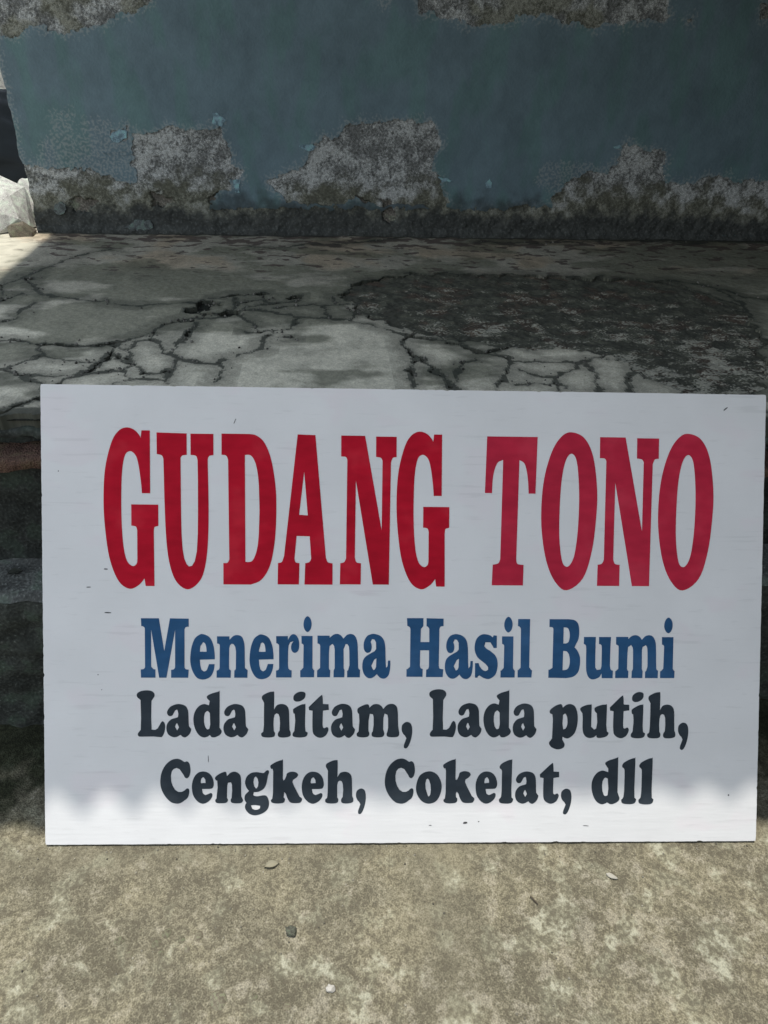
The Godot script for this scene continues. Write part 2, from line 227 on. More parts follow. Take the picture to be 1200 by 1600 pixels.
func _ready() -> void:
	var cam := Camera3D.new()
	cam.name = "camera"
	cam.fov = 69.6490
	cam.near = 0.02
	cam.far = 400.0
	cam.transform = Transform3D(Vector3(0.99745, 0.02604, 0.06649), Vector3(0.01471, 0.83628, -0.54810), Vector3(-0.06987, 0.54768, 0.83377), Vector3(0.00000, 1.14575, 0.00000))
	add_child(cam)

	var sky_mat := ProceduralSkyMaterial.new()
	sky_mat.sky_top_color = Color(0.645, 0.69, 0.75)
	sky_mat.sky_horizon_color = Color(0.98, 0.975, 0.955)
	sky_mat.sky_curve = 0.15
	sky_mat.ground_bottom_color = Color(0.30, 0.28, 0.24)
	sky_mat.ground_horizon_color = Color(0.62, 0.62, 0.58)
	sky_mat.sky_energy_multiplier = 1.42
	var sky := Sky.new()
	sky.sky_material = sky_mat
	var env := Environment.new()
	env.background_mode = Environment.BG_SKY
	env.sky = sky
	env.tonemap_mode = Environment.TONE_MAPPER_LINEAR
	env.tonemap_exposure = 1.0
	env.sdfgi_enabled = true
	env.ssao_enabled = true
	env.ssil_enabled = true
	var we := WorldEnvironment.new()
	we.name = "world_environment"
	we.environment = env
	add_child(we)

	var sun := DirectionalLight3D.new()
	sun.name = "sun"
	sun.light_energy = 1.4
	sun.light_color = Color(1.0, 0.98, 0.945)
	sun.light_angular_distance = 0.6
	sun.shadow_enabled = true
	add_child(sun)
	sun.look_at_from_position(Vector3.ZERO, Vector3(0.05, -1.0, 0.012), Vector3(0, 0, -1))

	build_ground()
	build_terrace()
	build_wall()
	build_roof()
	build_added_shade()
	build_sign()
	build_rubble()
	build_litter()


# ------------------------------------------------------------------ small helpers

func numbered(called: String) -> String:
	var n: int = used.get(called, 0)
	used[called] = n + 1
	return called if n == 0 else "%s_%03d" % [called, n]


func tag(o: Node3D, label: String, category: String, group := "", kind := "") -> void:
	o.set_meta("label", label)
	if category:
		o.set_meta("category", category)
	if group:
		o.set_meta("group", group)
	if kind:
		o.set_meta("kind", kind)


func thing(called: String, label: String, category: String, at := Vector3.ZERO, group := "", kind := "") -> Node3D:
	var o := Node3D.new()
	o.name = numbered(called)
	add_child(o, true)
	o.position = at
	tag(o, label, category, group, kind)
	return o


func put(mesh: Mesh, called: String, mat: Material, parent: Node3D = self) -> MeshInstance3D:
	var o := MeshInstance3D.new()
	o.name = numbered(called) if parent == self else called
	o.mesh = mesh
	o.material_override = mat
	o.cast_shadow = GeometryInstance3D.SHADOW_CASTING_SETTING_ON
	parent.add_child(o, true)
	return o


func lin(r: float, g: float, b: float) -> Color:
	return Color(r, g, b).linear_to_srgb()


func paint(r: float, g: float, b: float, rough := 0.9) -> StandardMaterial3D:
	var m := StandardMaterial3D.new()
	m.albedo_color = lin(r, g, b)
	m.roughness = rough
	m.metallic_specular = 0.35
	return m


func noise(seed_: int, freq: float, octaves := 4, kind := FastNoiseLite.TYPE_SIMPLEX_SMOOTH) -> FastNoiseLite:
	var n := FastNoiseLite.new()
	n.seed = seed_
	n.noise_type = kind
	n.frequency = freq
	n.fractal_type = FastNoiseLite.FRACTAL_FBM
	n.fractal_octaves = octaves
	return n


# a picture of noise as bytes; sx stretches it sideways
func bytes_of(n: FastNoiseLite, w: int, h: int, sx := 1.0, sy := 1.0) -> PackedByteArray:
	var im := n.get_image(int(w / sx), int(h / sy), false, false, true)
	im.convert(Image.FORMAT_L8)
	if sx != 1.0 or sy != 1.0:
		im.resize(w, h, Image.INTERPOLATE_CUBIC)
	return im.get_data()


func tile_of(n: FastNoiseLite, w: int, h: int) -> PackedByteArray:
	var im := n.get_seamless_image(w, h, false, false, 0.12, true)
	im.convert(Image.FORMAT_L8)
	return im.get_data()


func picture(data: PackedByteArray, w: int, h: int) -> ImageTexture:
	return ImageTexture.create_from_image(Image.create_from_data(w, h, false, Image.FORMAT_RGB8, data))


func grey(data: PackedByteArray, w: int, h: int) -> ImageTexture:
	return ImageTexture.create_from_image(Image.create_from_data(w, h, false, Image.FORMAT_L8, data))


var to_srgb := PackedByteArray()

func srgb_table() -> void:
	if to_srgb.size():
		return
	to_srgb.resize(4097)
	for i in 4097:
		to_srgb[i] = int(round(Color(i / 4096.0, 0, 0).linear_to_srgb().r * 255.0))


func ss(a: float, b: float, x: float) -> float:
	var t := clampf((x - a) / (b - a), 0.0, 1.0)
	return t * t * (3.0 - 2.0 * t)


func points_of(s: String) -> PackedVector2Array:
	var r := PackedVector2Array()
	for t in s.split(" ", false):
		var c := t.split(",")
		r.append(Vector2(float(c[0]), float(c[1])))
	return r


# ------------------------------------------------------------------ meshes of sheets that are broken into pieces

class Sheet:
	var nx: int
	var ny: int
	var cell: float
	var u0: float
	var v0: float
	var field := PackedFloat32Array()    # > 0 inside, metres from the edge
	var height := PackedFloat32Array()
	var label := PackedInt32Array()      # of each cell
	var sizes := []
	var boxes := []

	func _init(u: float, v: float, w: float, h: float, c: float) -> void:
		u0 = u
		v0 = v
		cell = c
		nx = int(round(w / c))
		ny = int(round(h / c))
		field.resize((nx + 1) * (ny + 1))
		field.fill(1.0)
		height.resize((nx + 1) * (ny + 1))
		label.resize(nx * ny)

	# makes the field small near the line
	func cut(line: PackedVector2Array, width: float, wobble: FastNoiseLite, reach := 0.03, amp := 0.010) -> void:
		for k in line.size() - 1:
			var a := line[k]
			var b := line[k + 1]
			var ab := b - a
			var len2 := maxf(ab.length_squared(), 1e-9)
			var i0 := clampi(int((minf(a.x, b.x) - reach - u0) / cell), 0, nx)
			var i1 := clampi(int((maxf(a.x, b.x) + reach - u0) / cell) + 1, 0, nx)
			var j0 := clampi(int((minf(a.y, b.y) - reach - v0) / cell), 0, ny)
			var j1 := clampi(int((maxf(a.y, b.y) + reach - v0) / cell) + 1, 0, ny)
			for j in range(j0, j1 + 1):
				for i in range(i0, i1 + 1):
					var x := u0 + i * cell
					var y := v0 + j * cell
					var p := Vector2(x + amp * wobble.get_noise_2d(x, y), y + amp * wobble.get_noise_2d(x + 9.0, y + 5.0))
					var t := clampf((p - a).dot(ab) / len2, 0.0, 1.0)
					var d := p.distance_to(a + ab * t) - width * (0.5 + 1.1 * wobble.get_noise_2d(x * 0.5 + 30.0, y * 0.5))
					var at := j * (nx + 1) + i
					if d < field[at]:
						field[at] = d

	func solve() -> void:
		label.fill(-1)
		var w := nx + 1
		for j in ny:
			for i in nx:
				var at := j * w + i
				if field[at] + field[at + 1] + field[at + w] + field[at + w + 1] > 0.0:
					label[j * nx + i] = 0
		var next := 1
		sizes = [0]
		boxes = [Rect2i()]
		for s in nx * ny:
			if label[s] != 0:
				continue
			var todo := PackedInt32Array([s])
			label[s] = next
			var count := 0
			while todo.size():
				var c := todo[todo.size() - 1]
				todo.resize(todo.size() - 1)
				count += 1
				var ci := c % nx
				if ci > 0 and label[c - 1] == 0:
					label[c - 1] = next
					todo.append(c - 1)
				if ci < nx - 1 and label[c + 1] == 0:
					label[c + 1] = next
					todo.append(c + 1)
				if c >= nx and label[c - nx] == 0:
					label[c - nx] = next
					todo.append(c - nx)
				if c < nx * (ny - 1) and label[c + nx] == 0:
					label[c + nx] = next
					todo.append(c + nx)
			sizes.append(count)
			next += 1

	# one mesh for each group of pieces; which[label] says the group (-1: none)
	func meshes(which: PackedInt32Array, groups: int, origin: Vector3, U: Vector3, V: Vector3, lift: PackedFloat32Array, tilt: PackedVector2Array, depth: float, edge_drop: float) -> Array:
		var N := U.cross(V)
		var flip := false
		if N.y < -0.5 or N.z < -0.5:
			N = -N
			flip = true
		var w := nx + 1
		var pos := []
		var nor := []
		var uvs := []
		var ind := []
		var seen := []
		for g in groups:
			pos.append(PackedVector3Array())
			nor.append(PackedVector3Array())
			uvs.append(PackedVector2Array())
			ind.append(PackedInt32Array())
			seen.append({})
		for j in ny:
			for i in nx:
				var l := label[j * nx + i]
				if l < 0 or which[l] < 0:
					continue
				var g := which[l]
				var ps: PackedVector3Array = pos[g]
				var ns: PackedVector3Array = nor[g]
				var us: PackedVector2Array = uvs[g]
				var ix: PackedInt32Array = ind[g]
				var sn: Dictionary = seen[g]
				var id := [0, 0, 0, 0]
				for k in 4:
					var ci := i + (k & 1)
					var cj := j + (k >> 1)
					var at := cj * w + ci
					if sn.has(at):
						id[k] = sn[at]
						continue
					var f := field[at]
					var u := u0 + ci * cell
					var v := v0 + cj * cell
					var h := height[at]
					var il := maxi(ci - 1, 0)
					var ir := mini(ci + 1, nx)
					var jl := maxi(cj - 1, 0)
					var jr := mini(cj + 1, ny)
					if f < cell:
						var gr := Vector2((field[cj * w + ir] - field[cj * w + il]) / ((ir - il) * cell), (field[jr * w + ci] - field[jl * w + ci]) / ((jr - jl) * cell))
						if f < 0.6 * cell and gr.length() > 0.2:
							var open := false
							for m in 4:
								var qi := ci - 1 + (m & 1)
								var qj := cj - 1 + (m >> 1)
								if qi >= 0 and qi < nx and qj >= 0 and qj < ny and label[qj * nx + qi] != l:
									open = true
							if open:
								var mv := (-gr / gr.length_squared() * f).limit_length(cell * 0.75)
								u += mv.x
								v += mv.y
						h -= edge_drop * (1.0 - clampf(f / cell, 0.0, 1.0))
					h += lift[l] + tilt[l].x * u + tilt[l].y * v
					var dh := Vector2((height[cj * w + ir] - height[cj * w + il]) / ((ir - il) * cell), (height[jr * w + ci] - height[jl * w + ci]) / ((jr - jl) * cell))
					id[k] = ps.size()
					sn[at] = id[k]
					ps.append(origin + U * u + V * v + N * h)
					ns.append((N - U * (dh.x + tilt[l].x) - V * (dh.y + tilt[l].y)).normalized())
					us.append(Vector2((u - u0) / (nx * cell), (v - v0) / (ny * cell)))
				var q := [id[0], id[2], id[1], id[1], id[2], id[3]] if not flip else [id[0], id[1], id[2], id[1], id[3], id[2]]
				for t in q:
					ix.append(t)
				# the broken edge
				for side in 4:
					var oi: int = i + [-1, 1, 0, 0][side]
					var oj: int = j + [0, 0, -1, 1][side]
					if oi >= 0 and oi < nx and oj >= 0 and oj < ny and label[oj * nx + oi] == l:
						continue
					var a: int = id[[2, 1, 0, 3][side]]
					var b: int = id[[0, 3, 1, 2][side]]
					var out: Vector3 = [-U, U, -V, V][side]
					var n0 := ps.size()
					for e in [a, b]:
						var kk: int = ([[2, 1, 0, 3][side], [0, 3, 1, 2][side]])[0 if e == a else 1]
						var ci := i + (kk & 1)
						var cj := j + (kk >> 1)
						var gr := Vector2(field[cj * w + mini(ci + 1, nx)] - field[cj * w + maxi(ci - 1, 0)], field[mini(cj + 1, ny) * w + ci] - field[maxi(cj - 1, 0) * w + ci])
						if gr.length() > 1e-5:
							gr = gr.normalized()
							out = -(U * gr.x + V * gr.y)
						ps.append(ps[e])
						ns.append(out)
						us.append(us[e])
						ps.append(ps[e] - N * depth)
						ns.append(out)
						us.append(us[e])
					for t in ([0, 1, 2, 2, 1, 3] if flip else [0, 2, 1, 2, 3, 1]):
						ix.append(n0 + t)
				pos[g] = ps
				nor[g] = ns
				uvs[g] = us
				ind[g] = ix
		var made := []
		for g in groups:
			if ind[g].size() == 0:
				made.append(null)
				continue
			var a := []
			a.resize(Mesh.ARRAY_MAX)
			a[Mesh.ARRAY_VERTEX] = pos[g]
			a[Mesh.ARRAY_NORMAL] = nor[g]
			a[Mesh.ARRAY_TEX_UV] = uvs[g]
			a[Mesh.ARRAY_INDEX] = ind[g]
			var me := ArrayMesh.new()
			me.add_surface_from_arrays(Mesh.PRIMITIVE_TRIANGLES, a)
			made.append(me)
		return made


# a sheet of points xs × zs that never breaks
func lattice(xs: PackedFloat32Array, ys: PackedFloat32Array, at: Callable, uv_of: Callable, flip := false) -> ArrayMesh:
	var st := SurfaceTool.new()
	st.begin(Mesh.PRIMITIVE_TRIANGLES)
	st.set_smooth_group(0)
	var w := xs.size()
	for y in ys:
		for x in xs:
			st.set_uv((uv_of as Callable).call(x, y))
			st.add_vertex((at as Callable).call(x, y))
	for j in ys.size() - 1:
		for i in w - 1:
			var a := j * w + i
			var q := [a, a + 1, a + w, a + 1, a + w + 1, a + w] if not flip else [a, a + w, a + 1, a + 1, a + w, a + w + 1]
			for t in q:
				st.add_index(t)
	st.generate_normals()
	return st.commit()


func box(size: Vector3, bevel := 0.0) -> Mesh:
	if bevel <= 0.0:
		var b := BoxMesh.new()
		b.size = size
		return b
	var st := SurfaceTool.new()
	st.begin(Mesh.PRIMITIVE_TRIANGLES)
	var h := size * 0.5
	var pts := PackedVector3Array()
	for sx in [-1, 1]:
		for sy in [-1, 1]:
			for sz in [-1, 1]:
				var s := Vector3(sx, sy, sz)
				pts.append(s * (h - Vector3(0, bevel, bevel)))
				pts.append(s * (h - Vector3(bevel, 0, bevel)))
				pts.append(s * (h - Vector3(bevel, bevel, 0)))
	return hull(pts)


# convex hull by brute force (few points), flat faces
func hull(pts: PackedVector3Array) -> ArrayMesh:
	var st := SurfaceTool.new()
	st.begin(Mesh.PRIMITIVE_TRIANGLES)
	st.set_smooth_group(-1)
	var c := Vector3.ZERO
	for p in pts:
		c += p / pts.size()
	var done := {}
	for i in pts.size():
		for j in range(i + 1, pts.size()):
			for k in range(j + 1, pts.size()):
				var n := (pts[j] - pts[i]).cross(pts[k] - pts[i])
				if n.length() < 1e-10:
					continue
				n = n.normalized()
				if n.dot(pts[i] - c) < 0:
					n = -n
				var d := n.dot(pts[i])
				var face := []
				var ok := true
				for m in pts.size():
					var e := n.dot(pts[m]) - d
					if e > 1e-6:
						ok = false
						break
					if e > -1e-6:
						face.append(m)
				if not ok:
					continue
				face.sort()
				if done.has(face):
					continue
				done[face] = true
				var mid := Vector3.ZERO
				for m in face:
					mid += pts[m] / face.size()
				var ax: Vector3 = (pts[face[0]] - mid).normalized()
				var ay := n.cross(ax)
				var order := face.duplicate()
				order.sort_custom(func(a, b): return atan2((pts[a] - mid).dot(ay), (pts[a] - mid).dot(ax)) > atan2((pts[b] - mid).dot(ay), (pts[b] - mid).dot(ax)))
				for m in range(1, order.size() - 1):
					for t in [order[0], order[m], order[m + 1]]:
						st.set_normal(n)
						st.set_uv(Vector2(pts[t].x + pts[t].z, pts[t].y))
						st.add_vertex(pts[t])
	return st.commit()


# a flat outline with holes, given depth along z
func extruded(loops: Array, z0: float, z1: float, shear: float, uv_scale: Vector2) -> ArrayMesh:
	var st := SurfaceTool.new()
	st.begin(Mesh.PRIMITIVE_TRIANGLES)
	st.set_smooth_group(-1)
	var outers := []
	var inners := []
	for i in loops.size():
		var l: PackedVector2Array = loops[i]
		var inside := false
		for k in loops.size():
			if k != i and Geometry2D.is_point_in_polygon(l[0], loops[k]):
				inside = true
		if Geometry2D.is_polygon_clockwise(l):
			l.reverse()
		if inside:
			inners.append(l)
		else:
			outers.append(l)
	var cuts := []
	for l in inners:
		var c := Vector2.ZERO
		for p in l:
			c += p / l.size()
		cuts.append(c.x)
	cuts.sort()
	cuts = [-10.0] + cuts + [10.0]
	var polys := []
	for o in outers:
		if inners.is_empty():
			polys.append(o)
			continue
		for k in cuts.size() - 1:
			if cuts[k + 1] - cuts[k] < 1e-5:
				continue
			var strip := PackedVector2Array([Vector2(cuts[k], -10), Vector2(cuts[k + 1], -10), Vector2(cuts[k + 1], 10), Vector2(cuts[k], 10)])
			var got: Array = Geometry2D.intersect_polygons(o, strip)
			for hole in inners:
				var rest := []
				for g in got:
					rest.append_array(Geometry2D.clip_polygons(g, hole))
				got = rest
			polys.append_array(got)
	for p in polys:
		var t := Geometry2D.triangulate_polygon(p)
		for k in range(0, t.size(), 3):
			var a: Vector2 = p[t[k]]
			var b: Vector2 = p[t[k + 1]]
			var c: Vector2 = p[t[k + 2]]
			var tri := [a, c, b] if (b - a).cross(c - a) > 0 else [a, b, c]
			for q in tri:
				st.set_normal(Vector3(0, 0, 1))
				st.set_uv(Vector2(q.x * uv_scale.x, 1.0 - q.y * uv_scale.y))
				st.add_vertex(Vector3(q.x + shear * q.y, q.y, z1))
			if z1 - z0 > 0.004:
				for q in [tri[0], tri[2], tri[1]]:
					st.set_normal(Vector3(0, 0, -1))
					st.set_uv(Vector2(q.x * uv_scale.x, 1.0 - q.y * uv_scale.y))
					st.add_vertex(Vector3(q.x + shear * q.y, q.y, z0))
	for l in outers + inners:
		var s := 1.0 if l in outers else -1.0
		for k in l.size():
			var a: Vector2 = l[k]
			var b: Vector2 = l[(k + 1) % l.size()]
			var n := Vector3((b - a).y, -(b - a).x, 0).normalized() * s
			var corner := [Vector3(a.x + shear * a.y, a.y, z0), Vector3(b.x + shear * b.y, b.y, z0), Vector3(a.x + shear * a.y, a.y, z1), Vector3(b.x + shear * b.y, b.y, z1)]
			for q in ([0, 2, 1, 1, 2, 3] if s > 0 else [0, 1, 2, 1, 3, 2]):
				st.set_normal(n)
				st.set_uv(Vector2(corner[q].x * uv_scale.x, 1.0 - corner[q].y * uv_scale.y))
				st.add_vertex(corner[q])
	return st.commit()


# the outline of a letter: straight between corners, curved through the points marked "~"
func outline(s: String) -> Array:
	var loops := []
	for part in s.split("|"):
		var p := PackedVector2Array()
		var soft := []
		for t in part.split(" ", false):
			var c := t.trim_suffix("~").split(",")
			p.append(Vector2(float(c[0]), float(c[1])) / 1000.0)
			soft.append(t.ends_with("~"))
		var r := PackedVector2Array()
		var n := p.size()
		for k in n:
			var k2 := (k + 1) % n
			var a := p[k]
			var b := p[k2]
			r.append(a)
			if not soft[k] and not soft[k2]:
				continue
			var pre := p[(k + n - 1) % n] if soft[k] else a
			var post := p[(k2 + 1) % n] if soft[k2] else b
			for q in range(1, 5):
				r.append(a.cubic_interpolate(b, pre, post, q / 5.0))
		loops.append(r)
	return loops


# ------------------------------------------------------------------ the ground in front

func build_ground() -> void:
	srgb_table()
	var w := 2048
	var h := 1024
	var big := tile_of(noise(11, 0.006, 4), w, h)
	var mid := tile_of(noise(12, 0.022, 5), w, h)
	var fine := tile_of(noise(13, 0.09, 4), w, h)
	var grit := tile_of(noise(14, 0.28, 2), w, h)
	var tint := tile_of(noise(15, 0.011, 4), w, h)
	# where feet and water have rubbed the skin thin (x, z, reach, strength)
	var rubbed := [Vector4(0.40, -0.56, 0.14, 1.2), Vector4(0.56, -0.53, 0.10, 1.0), Vector4(-0.02, -0.50, 0.16, 0.8), Vector4(0.20, -0.47, 0.12, 0.9), Vector4(-0.40, -0.55, 0.08, 0.7), Vector4(0.60, -0.70, 0.08, 0.6), Vector4(-0.15, -0.66, 0.10, -0.6), Vector4(0.05, -0.60, 0.08, -0.4)]
	var data := PackedByteArray()
	data.resize(w * h * 3)
	var hgt := PackedByteArray()
	hgt.resize(w * h)
	for i in w * h:
		var b := big[i] / 255.0
		var m := mid[i] / 255.0
		var f := fine[i] / 255.0
		var g := grit[i] / 255.0
		var t := tint[i] / 255.0
		var k := 0.20 * b + 0.26 * m + 0.30 * f + 0.24 * g
		var v := 0.096 + 0.132 * ss(0.28, 0.74, k)
		v *= 0.60 + 0.80 * g
		v += 0.05 * ss(0.72, 0.92, g) * ss(0.4, 0.7, f)
		var gx := -0.9 + 1.9 * (i % w) / w
		var gz := -1.26 + 0.95 * (i / w) / h
		var rub := 0.0
		for s in rubbed:
			var q := Vector2((gx - s.x) / s.z, (gz - s.y) / (s.z * 0.55))
			rub += s.w * exp(-q.length_squared())
		var worn := ss(0.56, 0.74, m * 0.6 + f * 0.3 + b * 0.10 + 0.11 * rub)
		var dirt := ss(0.55, 0.70, (1.0 - m) * 0.34 + (1.0 - f) * 0.58 + t * 0.12)
		var cr := v * 1.0
		var cg := v * 0.905
		var cb := v * 0.635
		var sandy := ss(0.45, 0.75, b + 0.1 * rub) * 0.16
		cr *= 1.0 + 0.14 * sandy
		cg *= 1.0 + 0.10 * sandy
		cb *= 1.0 - 0.06 * sandy
		var pale := ss(0.56, 0.74, t + 0.09 * rub) * (0.4 + 0.6 * worn)
		cr = lerpf(cr, 0.31 + 0.14 * (g - 0.2), pale * 0.5)
		cg = lerpf(cg, 0.312 + 0.14 * (g - 0.2), pale * 0.5)
		cb = lerpf(cb, 0.225 + 0.10 * (g - 0.2), pale * 0.5)
		cr = lerpf(cr, cr * 1.25 + 0.03, worn * 0.5)
		cg = lerpf(cg, cg * 1.25 + 0.03, worn * 0.5)
		cb = lerpf(cb, cb * 1.35 + 0.03, worn * 0.5)
		cr = lerpf(cr, 0.105, dirt * 0.6)
		cg = lerpf(cg, 0.092, dirt * 0.6)
		cb = lerpf(cb, 0.066, dirt * 0.6)
		data[i * 3] = to_srgb[clampi(int(cr * 4096), 0, 4096)]
		data[i * 3 + 1] = to_srgb[clampi(int(cg * 4096), 0, 4096)]
		data[i * 3 + 2] = to_srgb[clampi(int(cb * 4096), 0, 4096)]
		hgt[i] = int(clampf(0.35 * f + 0.40 * g + 0.25 * m, 0, 1) * 255)
	var mat := StandardMaterial3D.new()
	mat.albedo_texture = picture(data, w, h)
	mat.roughness = 0.95
	mat.metallic_specular = 0.25
	mat.heightmap_enabled = true
	mat.heightmap_texture = grey(hgt, w, h)
	mat.heightmap_scale = 0.35
	mat.vertex_color_use_as_albedo = true
	var xs := PackedFloat32Array([-90, -30, -10, -4, -2, -1.2])
	var x := -0.9
	while x < 1.0:
		xs.append(x)
		x += 0.007
	xs.append_array(PackedFloat32Array([1.2, 2, 4, 10, 30, 90]))
	var zs := PackedFloat32Array([-90, -30, -10, -4, -1.3])
	var z := -1.14
	while z < -0.36:
		zs.append(z)
		z += 0.007
	zs.append_array(PackedFloat32Array([-0.2, 0.2, 1, 3, 8, 20, 90]))
	var n := noise(21, 7.0, 3)
	var n2 := noise(22, 45.0, 2)
	var moss := noise(23, 14.0, 4)
	var st := SurfaceTool.new()
	st.begin(Mesh.PRIMITIVE_TRIANGLES)
	st.set_smooth_group(0)
	for zz in zs:
		for xx in xs:
			var y := GROUND_Y + 0.0016 * n.get_noise_2d(xx, zz) + 0.0012 * n2.get_noise_2d(xx, zz)
			# the damp step foot has dark moss, and eave shade in its tint
			var damp_shade := ss(-0.80, -0.90, zz + 0.10 * moss.get_noise_2d(xx, zz)) if zz > -2.0 else 0.0
			var c := Color(1, 1, 1).lerp(Color(0.20, 0.235, 0.20), damp_shade)
			st.set_color(c)
			st.set_uv(Vector2((xx + 0.9) / 1.9, (zz + 1.26) / 0.95))
			st.add_vertex(Vector3(xx, y, zz))
	var wx := xs.size()
	for j in zs.size() - 1:
		for i in wx - 1:
			var a := j * wx + i
			for t in [a, a + 1, a + wx, a + 1, a + wx + 1, a + wx]:
				st.add_index(t)
	st.generate_normals()
	var o := put(st.commit(), "ground", mat)
	tag(o, "worn beige concrete ground in front of the white sign", "ground", "", "structure")
	# pebbles of the mix that show through the worn skin
	var rng := RandomNumberGenerator.new()
	rng.seed = 5
	var pm := [mottled(0.20, 0.175, 0.125, 26, 0.1, 25.0), mottled(0.225, 0.20, 0.145, 27, 0.1, 25.0), mottled(0.16, 0.14, 0.10, 28, 0.1, 25.0)]
	for s in ["-0.171,-0.504,15", "-0.328,-0.593,9", "-0.309,-0.572,8", "-0.272,-0.586,8", "-0.259,-0.601,9", "-0.211,-0.594,9", "-0.074,-0.49,8", "-0.262,-0.572,6", "-0.235,-0.59,7", "-0.225,-0.575,6", "-0.30,-0.605,5", "-0.12,-0.505,6"]:
		var c: PackedStringArray = s.split(",")
		var r := float(c[2]) * 0.001
		var pb := put(stone(rng.randi(), Vector3(r, r * 0.5, r * 0.85), 0.15, 14), "pebble", pm[rng.randi() % 3], o)
		pb.position = Vector3(float(c[0]), GROUND_Y - r * 0.22, float(c[1]))
		pb.rotation.y = rng.randf() * TAU


# a rounded stone
func stone(seed_: int, size: Vector3, rough: float, rings := 20, cuts := 0, freq := 1.3) -> ArrayMesh:
	var n := noise(seed_ % 100000, freq, 3)
	var rng := RandomNumberGenerator.new()
	rng.seed = seed_
	var planes := []
	for k in cuts:
		var d := Vector3(rng.randf_range(-1, 1), rng.randf_range(-1, 1), rng.randf_range(-1, 1)).normalized()
		planes.append(Plane(d, rng.randf_range(0.55, 0.85)))
	var st := SurfaceTool.new()
	st.begin(Mesh.PRIMITIVE_TRIANGLES)
	st.set_smooth_group(0)
	var seg := rings * 2
	for j in rings + 1:
		for i in seg + 1:
			var th := PI * j / rings
			var ph := TAU * (i % seg) / seg
			var d := Vector3(sin(th) * cos(ph), cos(th), sin(th) * sin(ph))
			var r := 1.0 + rough * n.get_noise_3dv(d)
			for p in planes:
				var q: float = p.normal.dot(d)
				if q > 0.05:
					r = minf(r, p.d / q)
			r += rough * 0.12 * n.get_noise_3dv(d * 6.0)
			st.set_uv(Vector2(float(i) / seg * 2.0, float(j) / rings))
			st.add_vertex(d * r * size)
	var w := seg + 1
	for j in rings:
		for i in seg:
			var a := j * w + i
			for t in [a, a + 1, a + w, a + 1, a + w + 1, a + w]:
				st.add_index(t)
	st.generate_normals()
	return st.commit()


# ------------------------------------------------------------------ the terrace

func front_edge(x: float) -> float:
	if x < -0.44:
		return -1.148 + 0.10 * (-0.44 - x)
	return lerpf(-1.148, -1.085, ss(-0.44, 0.6, x))


